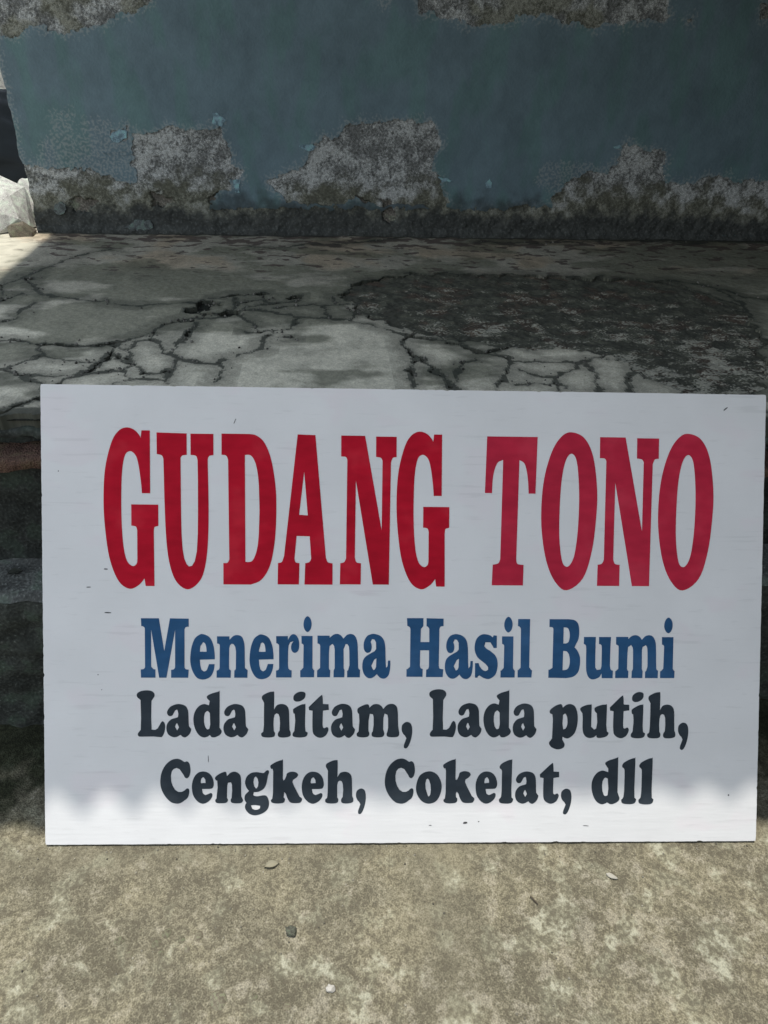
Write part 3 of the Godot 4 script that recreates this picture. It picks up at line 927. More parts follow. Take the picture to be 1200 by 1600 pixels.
func build_terrace() -> void:
	var terrace := thing("terrace", "raised concrete terrace with a cracked, mossy top and a low step in front", "terrace", Vector3.ZERO, "", "structure")
	var sh := Sheet.new(-1.26, -2.42, 3.06, 1.40, 0.004)
	var wob := noise(31, 28.0, 4)
	var coarse := noise(32, 6.0, 3)
	for s in CRACKS:
		var c: PackedStringArray = s.split(":")
		sh.cut(points_of(c[1]), float(c[0]) * (0.00042 if float(c[0]) < 9.5 else 0.00072), wob)
	# the hollow where the skin has worn away
	var hollow := points_of(WORN_HOLLOW)
	var ring := hollow.duplicate()
	ring.append(ring[0])
	var hol := Sheet.new(-1.26, -2.42, 3.06, 1.40, 0.004)
	hol.field.fill(0.2)
	var rim := noise(33, 14.0, 4)
	hol.cut(ring, 0.0001, rim, 0.06, 0.032)
	var w := sh.nx + 1
	for j in sh.ny + 1:
		for i in w:
			var at := j * w + i
			var x := sh.u0 + i * sh.cell
			var z := sh.v0 + j * sh.cell
			var q := Vector2(x + 0.032 * rim.get_noise_2d(x, z), z + 0.032 * rim.get_noise_2d(x + 9.0, z + 5.0))
			var d := minf(absf(hol.field[at]), 0.05)
			if x > 0.0 and x < 1.05 and z < -1.1 and z > -2.05 and Geometry2D.is_point_in_polygon(q, hollow):
				hol.field[at] = d
			else:
				hol.field[at] = -d
			sh.field[at] = minf(sh.field[at], -hol.field[at])
			var fe := front_edge(x) - z + 0.014 * coarse.get_noise_2d(x * 2.0, 3.0) + 0.006 * wob.get_noise_2d(x, z)
			sh.field[at] = minf(sh.field[at], fe)
			sh.height[at] = FLOOR_Y + 0.0035 * coarse.get_noise_2d(x, z) + 0.0009 * wob.get_noise_2d(x * 1.5, z * 1.5)
			hol.height[at] = FLOOR_Y - 0.006 + 0.004 * coarse.get_noise_2d(x * 3.0, z * 3.0) + 0.003 * wob.get_noise_2d(x * 1.7, z * 1.7)
	sh.solve()
	var rng := RandomNumberGenerator.new()
	rng.seed = 77
	var which := PackedInt32Array()
	which.resize(sh.sizes.size())
	which.fill(-1)
	var lift := PackedFloat32Array()
	var tilt := PackedVector2Array()
	var groups := 1
	for l in sh.sizes.size():
		lift.append(rng.randf_range(-0.0022, 0.0018) if sh.sizes[l] < 30000 else 0.0)
		tilt.append(Vector2.ZERO)
		if sh.sizes[l] >= 60:
			which[l] = groups
			groups += 1
		elif sh.sizes[l] > 3:
			which[l] = 0
	which[0] = -1
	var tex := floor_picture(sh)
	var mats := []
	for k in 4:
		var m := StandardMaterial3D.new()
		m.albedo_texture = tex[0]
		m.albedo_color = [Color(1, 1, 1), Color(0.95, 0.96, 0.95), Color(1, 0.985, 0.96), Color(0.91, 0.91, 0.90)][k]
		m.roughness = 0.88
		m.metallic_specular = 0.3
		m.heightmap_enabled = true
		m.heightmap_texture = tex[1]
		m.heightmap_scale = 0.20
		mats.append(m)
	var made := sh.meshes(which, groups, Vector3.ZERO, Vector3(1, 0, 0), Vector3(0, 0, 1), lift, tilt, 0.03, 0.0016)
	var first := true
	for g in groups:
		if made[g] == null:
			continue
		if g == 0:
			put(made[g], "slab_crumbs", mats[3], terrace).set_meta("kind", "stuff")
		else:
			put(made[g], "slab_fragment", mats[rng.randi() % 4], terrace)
	# worn hollow
	hol.solve()
	var hw := PackedInt32Array()
	hw.resize(hol.sizes.size())
	hw.fill(0)
	hw[0] = -1
	var hl := PackedFloat32Array()
	hl.resize(hol.sizes.size())
	var ht := PackedVector2Array()
	ht.resize(hol.sizes.size())
	var hm := hol.meshes(hw, 1, Vector3.ZERO, Vector3(1, 0, 0), Vector3(0, 0, 1), hl, ht, 0.01, 0.0)
	var hmat := StandardMaterial3D.new()
	var htex := hollow_picture()
	hmat.albedo_texture = htex[0]
	hmat.uv1_scale = Vector3(3.06 / 1.2, 1.40 / 1.0, 1)
	hmat.uv1_offset = Vector3((-1.26 + 0.1) / 1.2, (-2.42 + 2.1) / 1.0, 0)
	hmat.roughness = 0.95
	hmat.heightmap_enabled = true
	hmat.heightmap_texture = htex[1]
	hmat.heightmap_scale = 0.35
	put(hm[0], "worn_hollow", hmat, terrace)
	# dark bed under the cracks
	var bed_m := mottled(0.020, 0.021, 0.017, 36, 0.3, 6.0)
	var xs := PackedFloat32Array()
	var zs := PackedFloat32Array()
	for i in 154:
		xs.append(-1.26 + i * 0.02)
	for i in 65:
		zs.append(-2.42 + i * 0.02)
	zs.append(front_edge(0.0) - 0.02)
	var bn := noise(35, 18.0, 3)
	put(lattice(xs, zs, func(x: float, z: float): return Vector3(x, FLOOR_Y - 0.011 + 0.003 * bn.get_noise_2d(x, z), z), func(x: float, z: float): return Vector2(x, z)), "crack_bed", bed_m, terrace)
	# floor beyond the left end of the wall, in the sun
	var back := paint(0.50, 0.455, 0.385, 0.95)
	var bx := PackedFloat32Array()
	var bz := PackedFloat32Array()
	for i in 40:
		bx.append(-5.0 + i * 0.1058)
		bz.append(-6.0 + i * 0.0918)
	put(lattice(bx, bz, func(x: float, z: float): return Vector3(x, FLOOR_Y - 0.001 + 0.004 * coarse.get_noise_2d(x, z), z), func(x: float, z: float): return Vector2(x, z)), "back_yard_floor", back, terrace)
	var side := PackedFloat32Array()
	for i in 40:
		side.append(-5.0 + i * 0.0958)
	var szs := PackedFloat32Array()
	for i in 30:
		szs.append(-2.415 + i * 0.0435)
	put(lattice(side, szs, func(x: float, z: float): return Vector3(x, FLOOR_Y - 0.003 + 0.004 * coarse.get_noise_2d(x, z), z), func(x: float, z: float): return Vector2(x, z)), "side_floor", back, terrace)
	# the front: broken edge of the screed, a ledge of old brick, the riser and the step
	var prof := [Vector2(-1.30, 0.575), Vector2(-1.165, 0.575), Vector2(-1.150, 0.572), Vector2(-1.146, 0.560), Vector2(-1.170, 0.553), Vector2(-1.178, 0.545), Vector2(-1.165, 0.541), Vector2(-1.106, 0.539), Vector2(-1.104, 0.533), Vector2(-1.108, 0.515), Vector2(-1.122, 0.505), Vector2(-1.124, 0.42), Vector2(-1.120, 0.335), Vector2(-1.118, 0.322), Vector2(-1.06, 0.319), Vector2(-1.022, 0.315), Vector2(-1.010, 0.306), Vector2(-1.010, 0.20), Vector2(-1.016, 0.05), Vector2(-1.015, -0.03)]
	var names := ["screed_edge", "brick_ledge", "riser", "step_tread", "step_riser"]
	var cut := [0, 6, 9, 13, 16, 19]
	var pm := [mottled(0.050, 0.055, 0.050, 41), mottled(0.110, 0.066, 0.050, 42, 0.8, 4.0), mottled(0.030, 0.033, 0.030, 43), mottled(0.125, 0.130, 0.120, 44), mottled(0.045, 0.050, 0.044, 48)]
	var rough := noise(46, 16.0, 4)
	for k in 5:
		var line := PackedVector2Array()
		for i in range(cut[k], cut[k + 1]):
			var a: Vector2 = prof[i]
			var b: Vector2 = prof[i + 1]
			var steps := maxi(1, int(a.distance_to(b) / 0.008))
			for q in steps:
				line.append(a.lerp(b, float(q) / steps))
		line.append(prof[cut[k + 1]])
		var px := PackedFloat32Array()
		var x := -5.0
		while x < 3.0:
			px.append(x)
			x += 0.009 if x > -0.75 and x < 0.95 else 0.08
		var idx := PackedFloat32Array()
		for i in line.size():
			idx.append(i)
		var amp: float = [0.016, 0.010, 0.008, 0.012, 0.012][k]
		put(lattice(px, idx, func(xx: float, i: float):
			var p: Vector2 = line[int(i)]
			var dz: float = amp * rough.get_noise_3d(xx, p.y, p.x) + (front_edge(xx) + 1.148 if k < 2 else 0.0)
			return Vector3(xx, p.y + amp * 0.5 * rough.get_noise_3d(xx + 7.0, p.y, p.x) * (0.0 if i == 0 else 1.0), p.x + dz), func(xx: float, i: float): return Vector2(xx, line[int(i)].y)), names[k], pm[k], terrace)
	# chunks left of the sign where the edge has broken away
	var chunk := mottled(0.055, 0.06, 0.055, 47)
	for s in ["-0.555,0.578,-1.150,16,9,12", "-0.610,0.573,-1.16,22,9,14"]:
		var c: PackedStringArray = s.split(",")
		var r := put(stone(int(c[3]) * 31 + int(c[4]), Vector3(float(c[3]), float(c[4]), float(c[5])) * 0.001, 0.35, 16, 6), "broken_edge_chunk", chunk, terrace)
		r.position = Vector3(float(c[0]), float(c[1]), float(c[2]))


# stone, soil or plaster in one tone with dark and light blotches
func mottled(r: float, g: float, b: float, seed_: int, bump := 0.35, scale_ := 2.2) -> StandardMaterial3D:
	srgb_table()
	var w := 512
	var a := tile_of(noise(seed_, 0.012, 5), w, w)
	var f := tile_of(noise(seed_ + 1, 0.11, 3), w, w)
	var data := PackedByteArray()
	data.resize(w * w * 3)
	var hgt := PackedByteArray()
	hgt.resize(w * w)
	for i in w * w:
		var k := 0.35 + 1.0 * ss(0.2, 0.85, 0.55 * a[i] / 255.0 + 0.45 * f[i] / 255.0) + 1.4 * ss(0.72, 0.95, f[i] / 255.0)
		var moss := ss(0.5, 0.75, a[i] / 255.0)
		data[i * 3] = to_srgb[clampi(int(r * k * (1.0 - 0.15 * moss) * 4096), 0, 4096)]
		data[i * 3 + 1] = to_srgb[clampi(int(g * k * 4096), 0, 4096)]
		data[i * 3 + 2] = to_srgb[clampi(int(b * k * (1.0 - 0.12 * moss) * 4096), 0, 4096)]
		hgt[i] = int(0.5 * a[i] + 0.5 * f[i])
	var m := StandardMaterial3D.new()
	m.albedo_texture = picture(data, w, w)
	m.heightmap_enabled = true
	m.heightmap_texture = grey(hgt, w, w)
	m.heightmap_scale = bump
	m.roughness = 0.93
	m.metallic_specular = 0.3
	m.uv1_triplanar = true
	m.uv1_scale = Vector3.ONE * scale_
	return m


func floor_picture(sh: Sheet) -> Array:
	var w := 2048
	var h := 936
	var big := bytes_of(noise(51, 0.0045, 4), w, h)
	var mid := bytes_of(noise(52, 0.018, 5), w, h)
	var fine := bytes_of(noise(53, 0.10, 4), w, h)
	var grit := bytes_of(noise(54, 0.35, 2), w, h)
	var flake := bytes_of(noise(55, 0.030, 4), w, h, 1.8, 1.0)
	var cloud := bytes_of(noise(56, 0.008, 4), w, h, 2.0, 1.0)
	var data := PackedByteArray()
	data.resize(w * h * 3)
	var hgt := PackedByteArray()
	hgt.resize(w * h)
	var sw := sh.nx + 1
	for j in h:
		var z := -2.42 + 1.40 * (j + 0.5) / h
		var fj := mini(int((j + 0.5) / h * sh.ny + 0.5), sh.ny) * sw
		for i in w:
			var x := -1.26 + 3.06 * (i + 0.5) / w
			var at := j * w + i
			var b := big[at] / 255.0
			var m := mid[at] / 255.0
			var f := fine[at] / 255.0
			var g := grit[at] / 255.0
			var k := flake[at] / 255.0
			var c := cloud[at] / 255.0
			var d := sh.field[fj + mini(int((i + 0.5) / w * sh.nx + 0.5), sh.nx)]
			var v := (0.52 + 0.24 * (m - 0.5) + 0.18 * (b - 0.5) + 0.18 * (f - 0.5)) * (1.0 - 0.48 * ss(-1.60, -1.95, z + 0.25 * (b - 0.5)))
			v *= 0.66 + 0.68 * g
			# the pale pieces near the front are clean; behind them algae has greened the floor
			var sun_pale := ss(-0.79, -0.90, x + 0.08 * (m - 0.5))  # paler and without algae where the sun falls; sunlight put into the colour
			v = lerpf(v, 0.46 + 0.16 * (m - 0.5), sun_pale)
			var green := (1.0 - sun_pale) * ss(0.40, 0.62, c + 0.35 * ss(-1.50, -1.62, z) * ss(-2.12, -1.95, z) * ss(0.35, -0.1, x) + 0.34 * ss(0.45, 1.1, x) - 0.14)
			var pink := ss(0.45, 0.7, b) * ss(-1.95, -2.1, z) * 0.8
			var cr := v * (1.08 + 0.14 * pink)
			var cg := v * (1.02 - 0.03 * pink)
			var cb := v * (0.82 - 0.12 * pink)
			cr = lerpf(cr, 0.108 + 0.14 * (f - 0.4) * g, 0.72 * green)
			cg = lerpf(cg, 0.112 + 0.14 * (f - 0.4) * g, 0.72 * green)
			cb = lerpf(cb, 0.078 + 0.11 * (f - 0.4) * g, 0.72 * green)
			# brown paint that still clings along the wall
			var band := ss(-2.22, -2.34, z) * 0.17 + ss(-1.95, -2.25, z) * 0.05
			var chip := ss(0.735, 0.76, k + band) * ss(-1.85, -2.05, z) * (1.0 - 0.8 * sun_pale)
			cr = lerpf(cr, 0.070, chip * 0.85)
			cg = lerpf(cg, 0.052, chip * 0.85)
			cb = lerpf(cb, 0.046, chip * 0.85)
			# blackened joint along the wall, wider to the right
			var joint := ss(0.012 + 0.05 * ss(0.2, 1.2, x), 0.0, z + 2.42 - 0.02 * m)
			# dirt that creeps out of the cracks
			var dirt := 0.6 * ss(0.006, 0.0, d - 0.012 * (m - 0.5)) + 0.55 * ss(0.055, 0.0, d - 0.11 * (m * 0.5 + b * 0.5 - 0.47))
			var pit := ss(0.80, 0.88, f) * ss(0.5, 0.7, m)
			var dark := clampf(maxf(maxf(dirt, joint), pit * 0.8), 0.0, 0.92)
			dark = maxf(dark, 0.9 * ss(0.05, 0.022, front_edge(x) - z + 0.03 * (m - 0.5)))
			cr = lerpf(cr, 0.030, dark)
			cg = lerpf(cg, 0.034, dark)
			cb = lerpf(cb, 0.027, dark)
			data[at * 3] = to_srgb[clampi(int(cr * 4096), 0, 4096)]
			data[at * 3 + 1] = to_srgb[clampi(int(cg * 4096), 0, 4096)]
			data[at * 3 + 2] = to_srgb[clampi(int(cb * 4096), 0, 4096)]
			hgt[at] = int(clampf(0.25 * m + 0.3 * f + 0.3 * g + 0.15 * (1.0 - pit) + 0.1 * chip, 0, 1) * 255)
	return [picture(data, w, h), grey(hgt, w, h)]


func hollow_picture() -> Array:
	var w := 1024
	var h := 854
	var a := bytes_of(noise(61, 0.010, 4), w, h)
	var m := bytes_of(noise(62, 0.05, 5), w, h, 2.2, 1.0)
	var f := bytes_of(noise(63, 0.20, 4), w, h, 1.5, 1.0)
	var g := bytes_of(noise(64, 0.4, 2), w, h)
	var n2 := bytes_of(noise(65, 0.020, 4), w, h, 1.5, 1.0)
	var data := PackedByteArray()
	data.resize(w * h * 3)
	var hgt := PackedByteArray()
	hgt.resize(w * h)
	for j in h:
		var t := float(j) / h
		for i in w:
			var at := j * w + i
			var b := a[at] / 255.0
			var k := m[at] / 255.0 * 0.30 + f[at] / 255.0 * 0.40 + n2[at] / 255.0 * 0.30
			var fleck := ss(0.555, 0.64, k + 0.26 * (t - 0.56) + 0.26 * (b - 0.5))
			var v := 0.022 + 0.035 * f[at] / 255.0 + 0.030 * ss(0.4, 0.7, n2[at] / 255.0)
			var red := ss(0.5, 0.75, b)
			var cr := v * (1.0 + 0.25 * red)
			var cg := v * (1.02 - 0.12 * red)
			var cb := v * (0.72 - 0.12 * red)
			var p := 0.14 + 0.26 * g[at] / 255.0
			cr = lerpf(cr, p, fleck)
			cg = lerpf(cg, p * 0.97, fleck)
			cb = lerpf(cb, p * 0.78, fleck)
			data[at * 3] = to_srgb[clampi(int(cr * 4096), 0, 4096)]
			data[at * 3 + 1] = to_srgb[clampi(int(cg * 4096), 0, 4096)]
			data[at * 3 + 2] = to_srgb[clampi(int(cb * 4096), 0, 4096)]
			hgt[at] = int(clampf(0.5 * k + 0.35 * fleck + 0.15 * g[at] / 255.0, 0, 1) * 255)
	return [picture(data, w, h), grey(hgt, w, h)]


# ------------------------------------------------------------------ the wall behind

func build_wall() -> void:
	var wall := thing("plaster_wall", "weathered plaster wall in peeling blue-grey paint behind the terrace", "wall", Vector3(0, FLOOR_Y, WALL_Z))
	var O := Vector3(0, -FLOOR_Y, 0)
	var sh := Sheet.new(-0.90, 0.58, 2.80, 0.74, 0.004)
	var pl := Sheet.new(-0.90, 0.58, 2.80, 0.74, 0.004)
	var wob := noise(71, 30.0, 5)
	var speck := noise(72, 70.0, 3)
	var low := noise(73, 5.0, 3)
	var areas := []
	for s in BARE:
		var c: PackedStringArray = s.split(":")
		var p := points_of(c[1])
		var r := Rect2(p[0], Vector2.ZERO)
		for q in p:
			r = r.expand(q)
		areas.append([c[0], p, r.grow(0.03)])
	var holes := []
	for s in HOLES:
		var p := points_of(s)
		holes.append(p)
	var w := sh.nx + 1
	for j in sh.ny + 1:
		for i in w:
			var at := j * w + i
			var x := sh.u0 + i * sh.cell
			var y := sh.v0 + j * sh.cell
			var d := 1.0
			var q := Vector2(x + 0.016 * wob.get_noise_2d(x * 0.6, y * 0.6) + 0.006 * speck.get_noise_2d(x, y), y + 0.016 * wob.get_noise_2d(x * 0.6 + 20.0, y * 0.6) + 0.006 * speck.get_noise_2d(x + 9.0, y))
			for a in areas:
				if not a[2].has_point(q):
					continue
				var poly: PackedVector2Array = a[1]
				var e := 1.0
				for k in poly.size():
					e = minf(e, q.distance_squared_to(Geometry2D.get_closest_point_to_segment(q, poly[k], poly[(k + 1) % poly.size()])))
				e = sqrt(e)
				if Geometry2D.is_point_in_polygon(q, poly):
					e = -e
				if a[0] == "speckle":
					e = maxf(maxf(e, 0.018 * (0.16 - speck.get_noise_2d(x * 1.1 + 3.0, y * 1.1))), 0.0045)
				d = minf(d, e)
			var left := x - WALL_LEFT - 0.006 * wob.get_noise_2d(x * 0.4, y * 0.4) - 0.007 * low.get_noise_2d(2.0, y * 2.0)
			sh.field[at] = minf(d, left)
			pl.field[at] = left
			sh.height[at] = 0.0012 + 0.0022 * low.get_noise_2d(x, y) + 0.0005 * wob.get_noise_2d(x * 0.7, y * 0.7)
			var dent := 0.0
			for hp in holes:
				if absf(hp[0].x - x) < 0.15 and Geometry2D.is_point_in_polygon(q, hp):
					dent = 1.0
			pl.height[at] = -0.0030 + 0.0018 * low.get_noise_2d(x, y) + 0.0026 * speck.get_noise_2d(x * 0.8, y * 0.8) + 0.009 * ss(0.024, 0.006, y - 0.6 + 0.006 * wob.get_noise_2d(x, 0.0)) - 0.012 * dent - 0.0025 * ss(0.0, -0.35, speck.get_noise_2d(x * 0.35, y * 0.35)) * ss(0.72, 0.64, y)
	var tex := wall_picture(sh, holes)
	var bare := StandardMaterial3D.new()
	bare.albedo_texture = tex[0]
	bare.roughness = 0.95
	bare.metallic_specular = 0.25
	bare.heightmap_enabled = true
	bare.heightmap_texture = tex[1]
	bare.heightmap_scale = 0.20
	var coat := StandardMaterial3D.new()
	coat.albedo_texture = tex[2]
	coat.roughness = 0.72
	coat.metallic_specular = 0.3
	coat.heightmap_enabled = true
	coat.heightmap_texture = tex[3]
	coat.heightmap_scale = 0.14
	for pass_ in 2:
		var s: Sheet = [pl, sh][pass_]
		s.solve()
		var which := PackedInt32Array()
		which.resize(s.sizes.size())
		var best := 0
		for l in s.sizes.size():
			if s.sizes[l] > s.sizes[best]:
				best = l
		for l in s.sizes.size():
			which[l] = 0 if l == best else 1
			if s.sizes[l] < 4:
				which[l] = -1
		which[0] = -1
		var lift := PackedFloat32Array()
		lift.resize(s.sizes.size())
		var tilt := PackedVector2Array()
		tilt.resize(s.sizes.size())
		var made := s.meshes(which, 2, O, Vector3(1, 0, 0), Vector3(0, 1, 0), lift, tilt, [0.12, 0.004][pass_], [0.0015, 0.0003][pass_])
		put(made[0], ["bare_plaster", "paint_coat"][pass_], [bare, coat][pass_], wall)
		if made[1] != null and pass_ == 1:
			put(made[1], "paint_flakes", coat, wall).set_meta("kind", "stuff")
	# scraps of an older pale blue coat
	var pale := [mottled(0.21, 0.32, 0.375, 78, 0.1, 8.0), mottled(0.13, 0.15, 0.15, 79, 0.2, 6.0)]
	var scraps := 0
	var torn := noise(77, 60.0, 3)
	for s in CHIPS:
		var rough_edge := points_of(s)
		var p := PackedVector2Array()
		for k in rough_edge.size():
			for q in 6:
				var e := rough_edge[k].lerp(rough_edge[(k + 1) % rough_edge.size()], q / 6.0)
				p.append(e + 0.005 * Vector2(torn.get_noise_2d(e.x, e.y), torn.get_noise_2d(e.x + 5.0, e.y)))
		var me := extruded([p], -0.003, 0.0036, 0.0, Vector2.ONE)
		var o := put(me, ["pale_paint_scrap", "filler_patch"][1 if scraps >= 8 else 0], pale[1 if scraps >= 8 else 0], wall)
		scraps += 1
		o.position = O
	# core of the wall and its upper part, out of the picture
	var body := mottled(0.10, 0.16, 0.18, 75, 0.2, 1.0)
	var core := put(box(Vector3(2.785, 0.72, 0.11)), "wall_core", mottled(0.16, 0.15, 0.13, 76), wall)
	core.position = Vector3(1.9 - 2.785 / 2.0 + 0.006, 0.36, -0.068)
	var up := put(box(Vector3(2.788, 0.62, 0.124)), "upper_wall", body, wall)
	up.position = Vector3(1.9 - 2.788 / 2.0, 0.72 + 0.31, -0.061)


func wall_picture(sh: Sheet, holes: Array) -> Array:
	var w := 2048
	var h := 540
	var big := bytes_of(noise(81, 0.006, 4), w, h)
	var mid := bytes_of(noise(82, 0.025, 5), w, h)
	var fine := bytes_of(noise(83, 0.13, 3), w, h)
	var grit := bytes_of(noise(84, 0.42, 2), w, h)
	var drip := bytes_of(noise(85, 0.012, 4), w, h, 1.0, 3.0)
	var bare := PackedByteArray()
	bare.resize(w * h * 3)
	var coat := PackedByteArray()
	coat.resize(w * h * 3)
	var bh := PackedByteArray()
	bh.resize(w * h)
	var ch := PackedByteArray()
	ch.resize(w * h)
	for j in h:
		var y := 0.58 + 0.74 * (j + 0.5) / h
		for i in w:
			var x := -0.90 + 2.80 * (i + 0.5) / w
			var at := j * w + i
			var b := big[at] / 255.0
			var m := mid[at] / 255.0
			var f := fine[at] / 255.0
			var g := grit[at] / 255.0
			var dp := drip[at] / 255.0
			# bare plaster: chalky flecks over dark pits, algae low down
			var k := 0.26 * f + 0.24 * g + 0.50 * m
			var fleck := ss(0.36, 0.66, k + 0.30 * (b - 0.5))
			var v := lerpf(0.14, 0.36, fleck) * (0.34 + 0.95 * g + 0.4 * (f - 0.35) + 0.5 * ss(0.66, 0.85, g)) * (1.0 - 0.3 * ss(0.58, 0.72, 1.0 - f) * ss(0.3, 0.6, 1.0 - m))
			var moss := clampf(ss(0.775, 0.690, y + 0.10 * (m - 0.5) + 0.10 * (b - 0.5)), 0.0, 1.0)
			if y > 1.0:
				moss = ss(0.45, 0.62, b) * 0.85
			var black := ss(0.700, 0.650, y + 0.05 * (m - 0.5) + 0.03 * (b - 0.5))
			var cr := v * 0.95
			var cg := v * 1.0
			var cb := v * 0.98
			var mv := 0.055 + 0.11 * f * g + 0.10 * fleck * g
			cr = lerpf(cr, mv * 0.98, moss * 0.82)
			cg = lerpf(cg, mv * 1.0, moss * 0.82)
			cb = lerpf(cb, mv * 0.72, moss * 0.82)
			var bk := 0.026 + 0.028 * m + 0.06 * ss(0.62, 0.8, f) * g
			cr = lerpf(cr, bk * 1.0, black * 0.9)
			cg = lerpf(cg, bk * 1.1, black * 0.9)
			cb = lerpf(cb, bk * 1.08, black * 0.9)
			bare[at * 3] = to_srgb[clampi(int(cr * 4096), 0, 4096)]
			bare[at * 3 + 1] = to_srgb[clampi(int(cg * 4096), 0, 4096)]
			bare[at * 3 + 2] = to_srgb[clampi(int(cb * 4096), 0, 4096)]
			bh[at] = int(clampf(0.55 * k + 0.45 * fleck, 0, 1) * 255)
			# paint: blue-grey, rubbed, with specks and faint runs
			var t := 0.86 + 0.22 * (b - 0.5) + 0.14 * (m - 0.5) + 0.10 * (f - 0.5) + 0.10 * (dp - 0.5)
			var pr := 0.116 * t
			var pg := 0.172 * t
			var pb := 0.200 * t
			var teal := ss(0.45, 0.75, dp)
			pr *= 1.0 - 0.12 * teal
			pb *= 1.0 - 0.10 * teal
			var spot := ss(0.86, 0.92, f) * ss(0.55, 0.7, m)
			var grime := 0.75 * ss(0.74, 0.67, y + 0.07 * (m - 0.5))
			var d: float = sh.field[mini(int((j + 0.5) / h * sh.ny + 0.5), sh.ny) * (sh.nx + 1) + mini(int((i + 0.5) / w * sh.nx + 0.5), sh.nx)]
			var scuff := 0.50 * ss(0.020, 0.0, d + 0.050 * (0.62 - f)) * ss(0.66, 0.72, y)
			pr = lerpf(pr, 0.20 + 0.08 * g, scuff)
			pg = lerpf(pg, 0.225 + 0.08 * g, scuff)
			pb = lerpf(pb, 0.225 + 0.08 * g, scuff)
			var dark := clampf(spot * 0.7 + grime, 0, 0.9)
			pr = lerpf(pr, 0.030, dark)
			pg = lerpf(pg, 0.036, dark)
			pb = lerpf(pb, 0.036, dark)
			coat[at * 3] = to_srgb[clampi(int(pr * 4096), 0, 4096)]
			coat[at * 3 + 1] = to_srgb[clampi(int(pg * 4096), 0, 4096)]
			coat[at * 3 + 2] = to_srgb[clampi(int(pb * 4096), 0, 4096)]
			ch[at] = int(clampf(0.35 * m + 0.4 * f + 0.25 * g - 0.4 * spot, 0, 1) * 255)
	return [picture(bare, w, h), grey(bh, w, h), picture(coat, w, h), grey(ch, w, h)]


# ------------------------------------------------------------------ roof, and added cloth and wall, that shade the terrace (above and beside the picture)

func build_roof() -> void:
	var roof := thing("corrugated_roof", "corrugated metal lean-to roof over the terrace", "roof", Vector3(0, 2.6, -0.829))
	var m := StandardMaterial3D.new()
	m.albedo_color = lin(0.26, 0.255, 0.245)
	m.roughness = 0.6
	var slope := tan(deg_to_rad(27.0))
	var x0 := -0.885
	var pitch := 0.084
	for k in 5:
		var xs := PackedFloat32Array()
		var count := 8 * 9
		for i in count + 1:
			xs.append(k * pitch * 8.0 + i * pitch / 8.0 * (8.0 / 9.0 * 1.02))
		var faces := [0.0, 1.0]
		var st := SurfaceTool.new()
		for face in 2:
			var ys := PackedFloat32Array([0.0, 0.4, 0.8, 1.2, 1.6, 2.0, 2.4])
			var me := lattice(xs, ys, func(x: float, y: float):
				var wave := 0.0125 * cos(TAU * x / pitch) * (0.85 + 0.65 * cos(x * 4.6 - 1.7))
				var n := Vector3(0, cos(deg_to_rad(27.0)), sin(deg_to_rad(27.0)))
				var p := Vector3(x0 + x - 0.055 * y, 0.0, 0.0) + Vector3(0, sin(deg_to_rad(27.0)), -cos(deg_to_rad(27.0))) * y
				p.z += 0.036 * x
				return p + n * (wave + 0.0012 * face + 0.0014 * k), func(x: float, y: float): return Vector2(x, y), face == 1)
			st.append_from(me, 0, Transform3D())
		put(st.commit(), "roof_sheet", m, roof)
	var wood := paint(0.14, 0.10, 0.07)
	for y in [0.12, 1.1, 2.1]:
		var b := put(box(Vector3(3.3, 0.06, 0.05), 0.003), "purlin", wood, roof)
		b.position = Vector3(0.90, y * sin(deg_to_rad(27.0)) - 0.056, -y * cos(deg_to_rad(27.0)) + 0.02)
		b.rotation.y = -0.036


func build_added_shade() -> void:
	# unseen cloth added under the eave to darken the right of the wall
	var cloth := thing("added_shade_cloth", "dark green shade cloth hanging under the right part of the eave", "cloth", Vector3(0.08, 1.42, -0.90))
	var cx := PackedFloat32Array()
	var cy := PackedFloat32Array()
	for i in 55:
		cx.append(i * 0.025)
	for i in 12:
		cy.append(i * 0.104)
	for face in 2:
		put(lattice(cx, cy, func(x: float, y: float): return Vector3(x, y + 0.02 * sin(x * 7.0) * (1.144 - y), 0.012 * sin(x * 26.0) - 0.004 * face), func(x: float, y: float): return Vector2(x, y), face == 1), ["cloth_front", "cloth_back"][face], paint(0.045, 0.06, 0.05), cloth)

	var s := thing("added_side_wall", "dark plaster side wall running past the right end of the terrace", "wall", Vector3(1.46, 0, -0.46))  # unseen wall, made dark and long to cut light from the right
	var b := put(box(Vector3(0.12, 3.2, 3.91)), "wall_body", mottled(0.05, 0.06, 0.062, 91), s)
	b.position = Vector3(0.06, 1.6, 0)


# ------------------------------------------------------------------ the sign

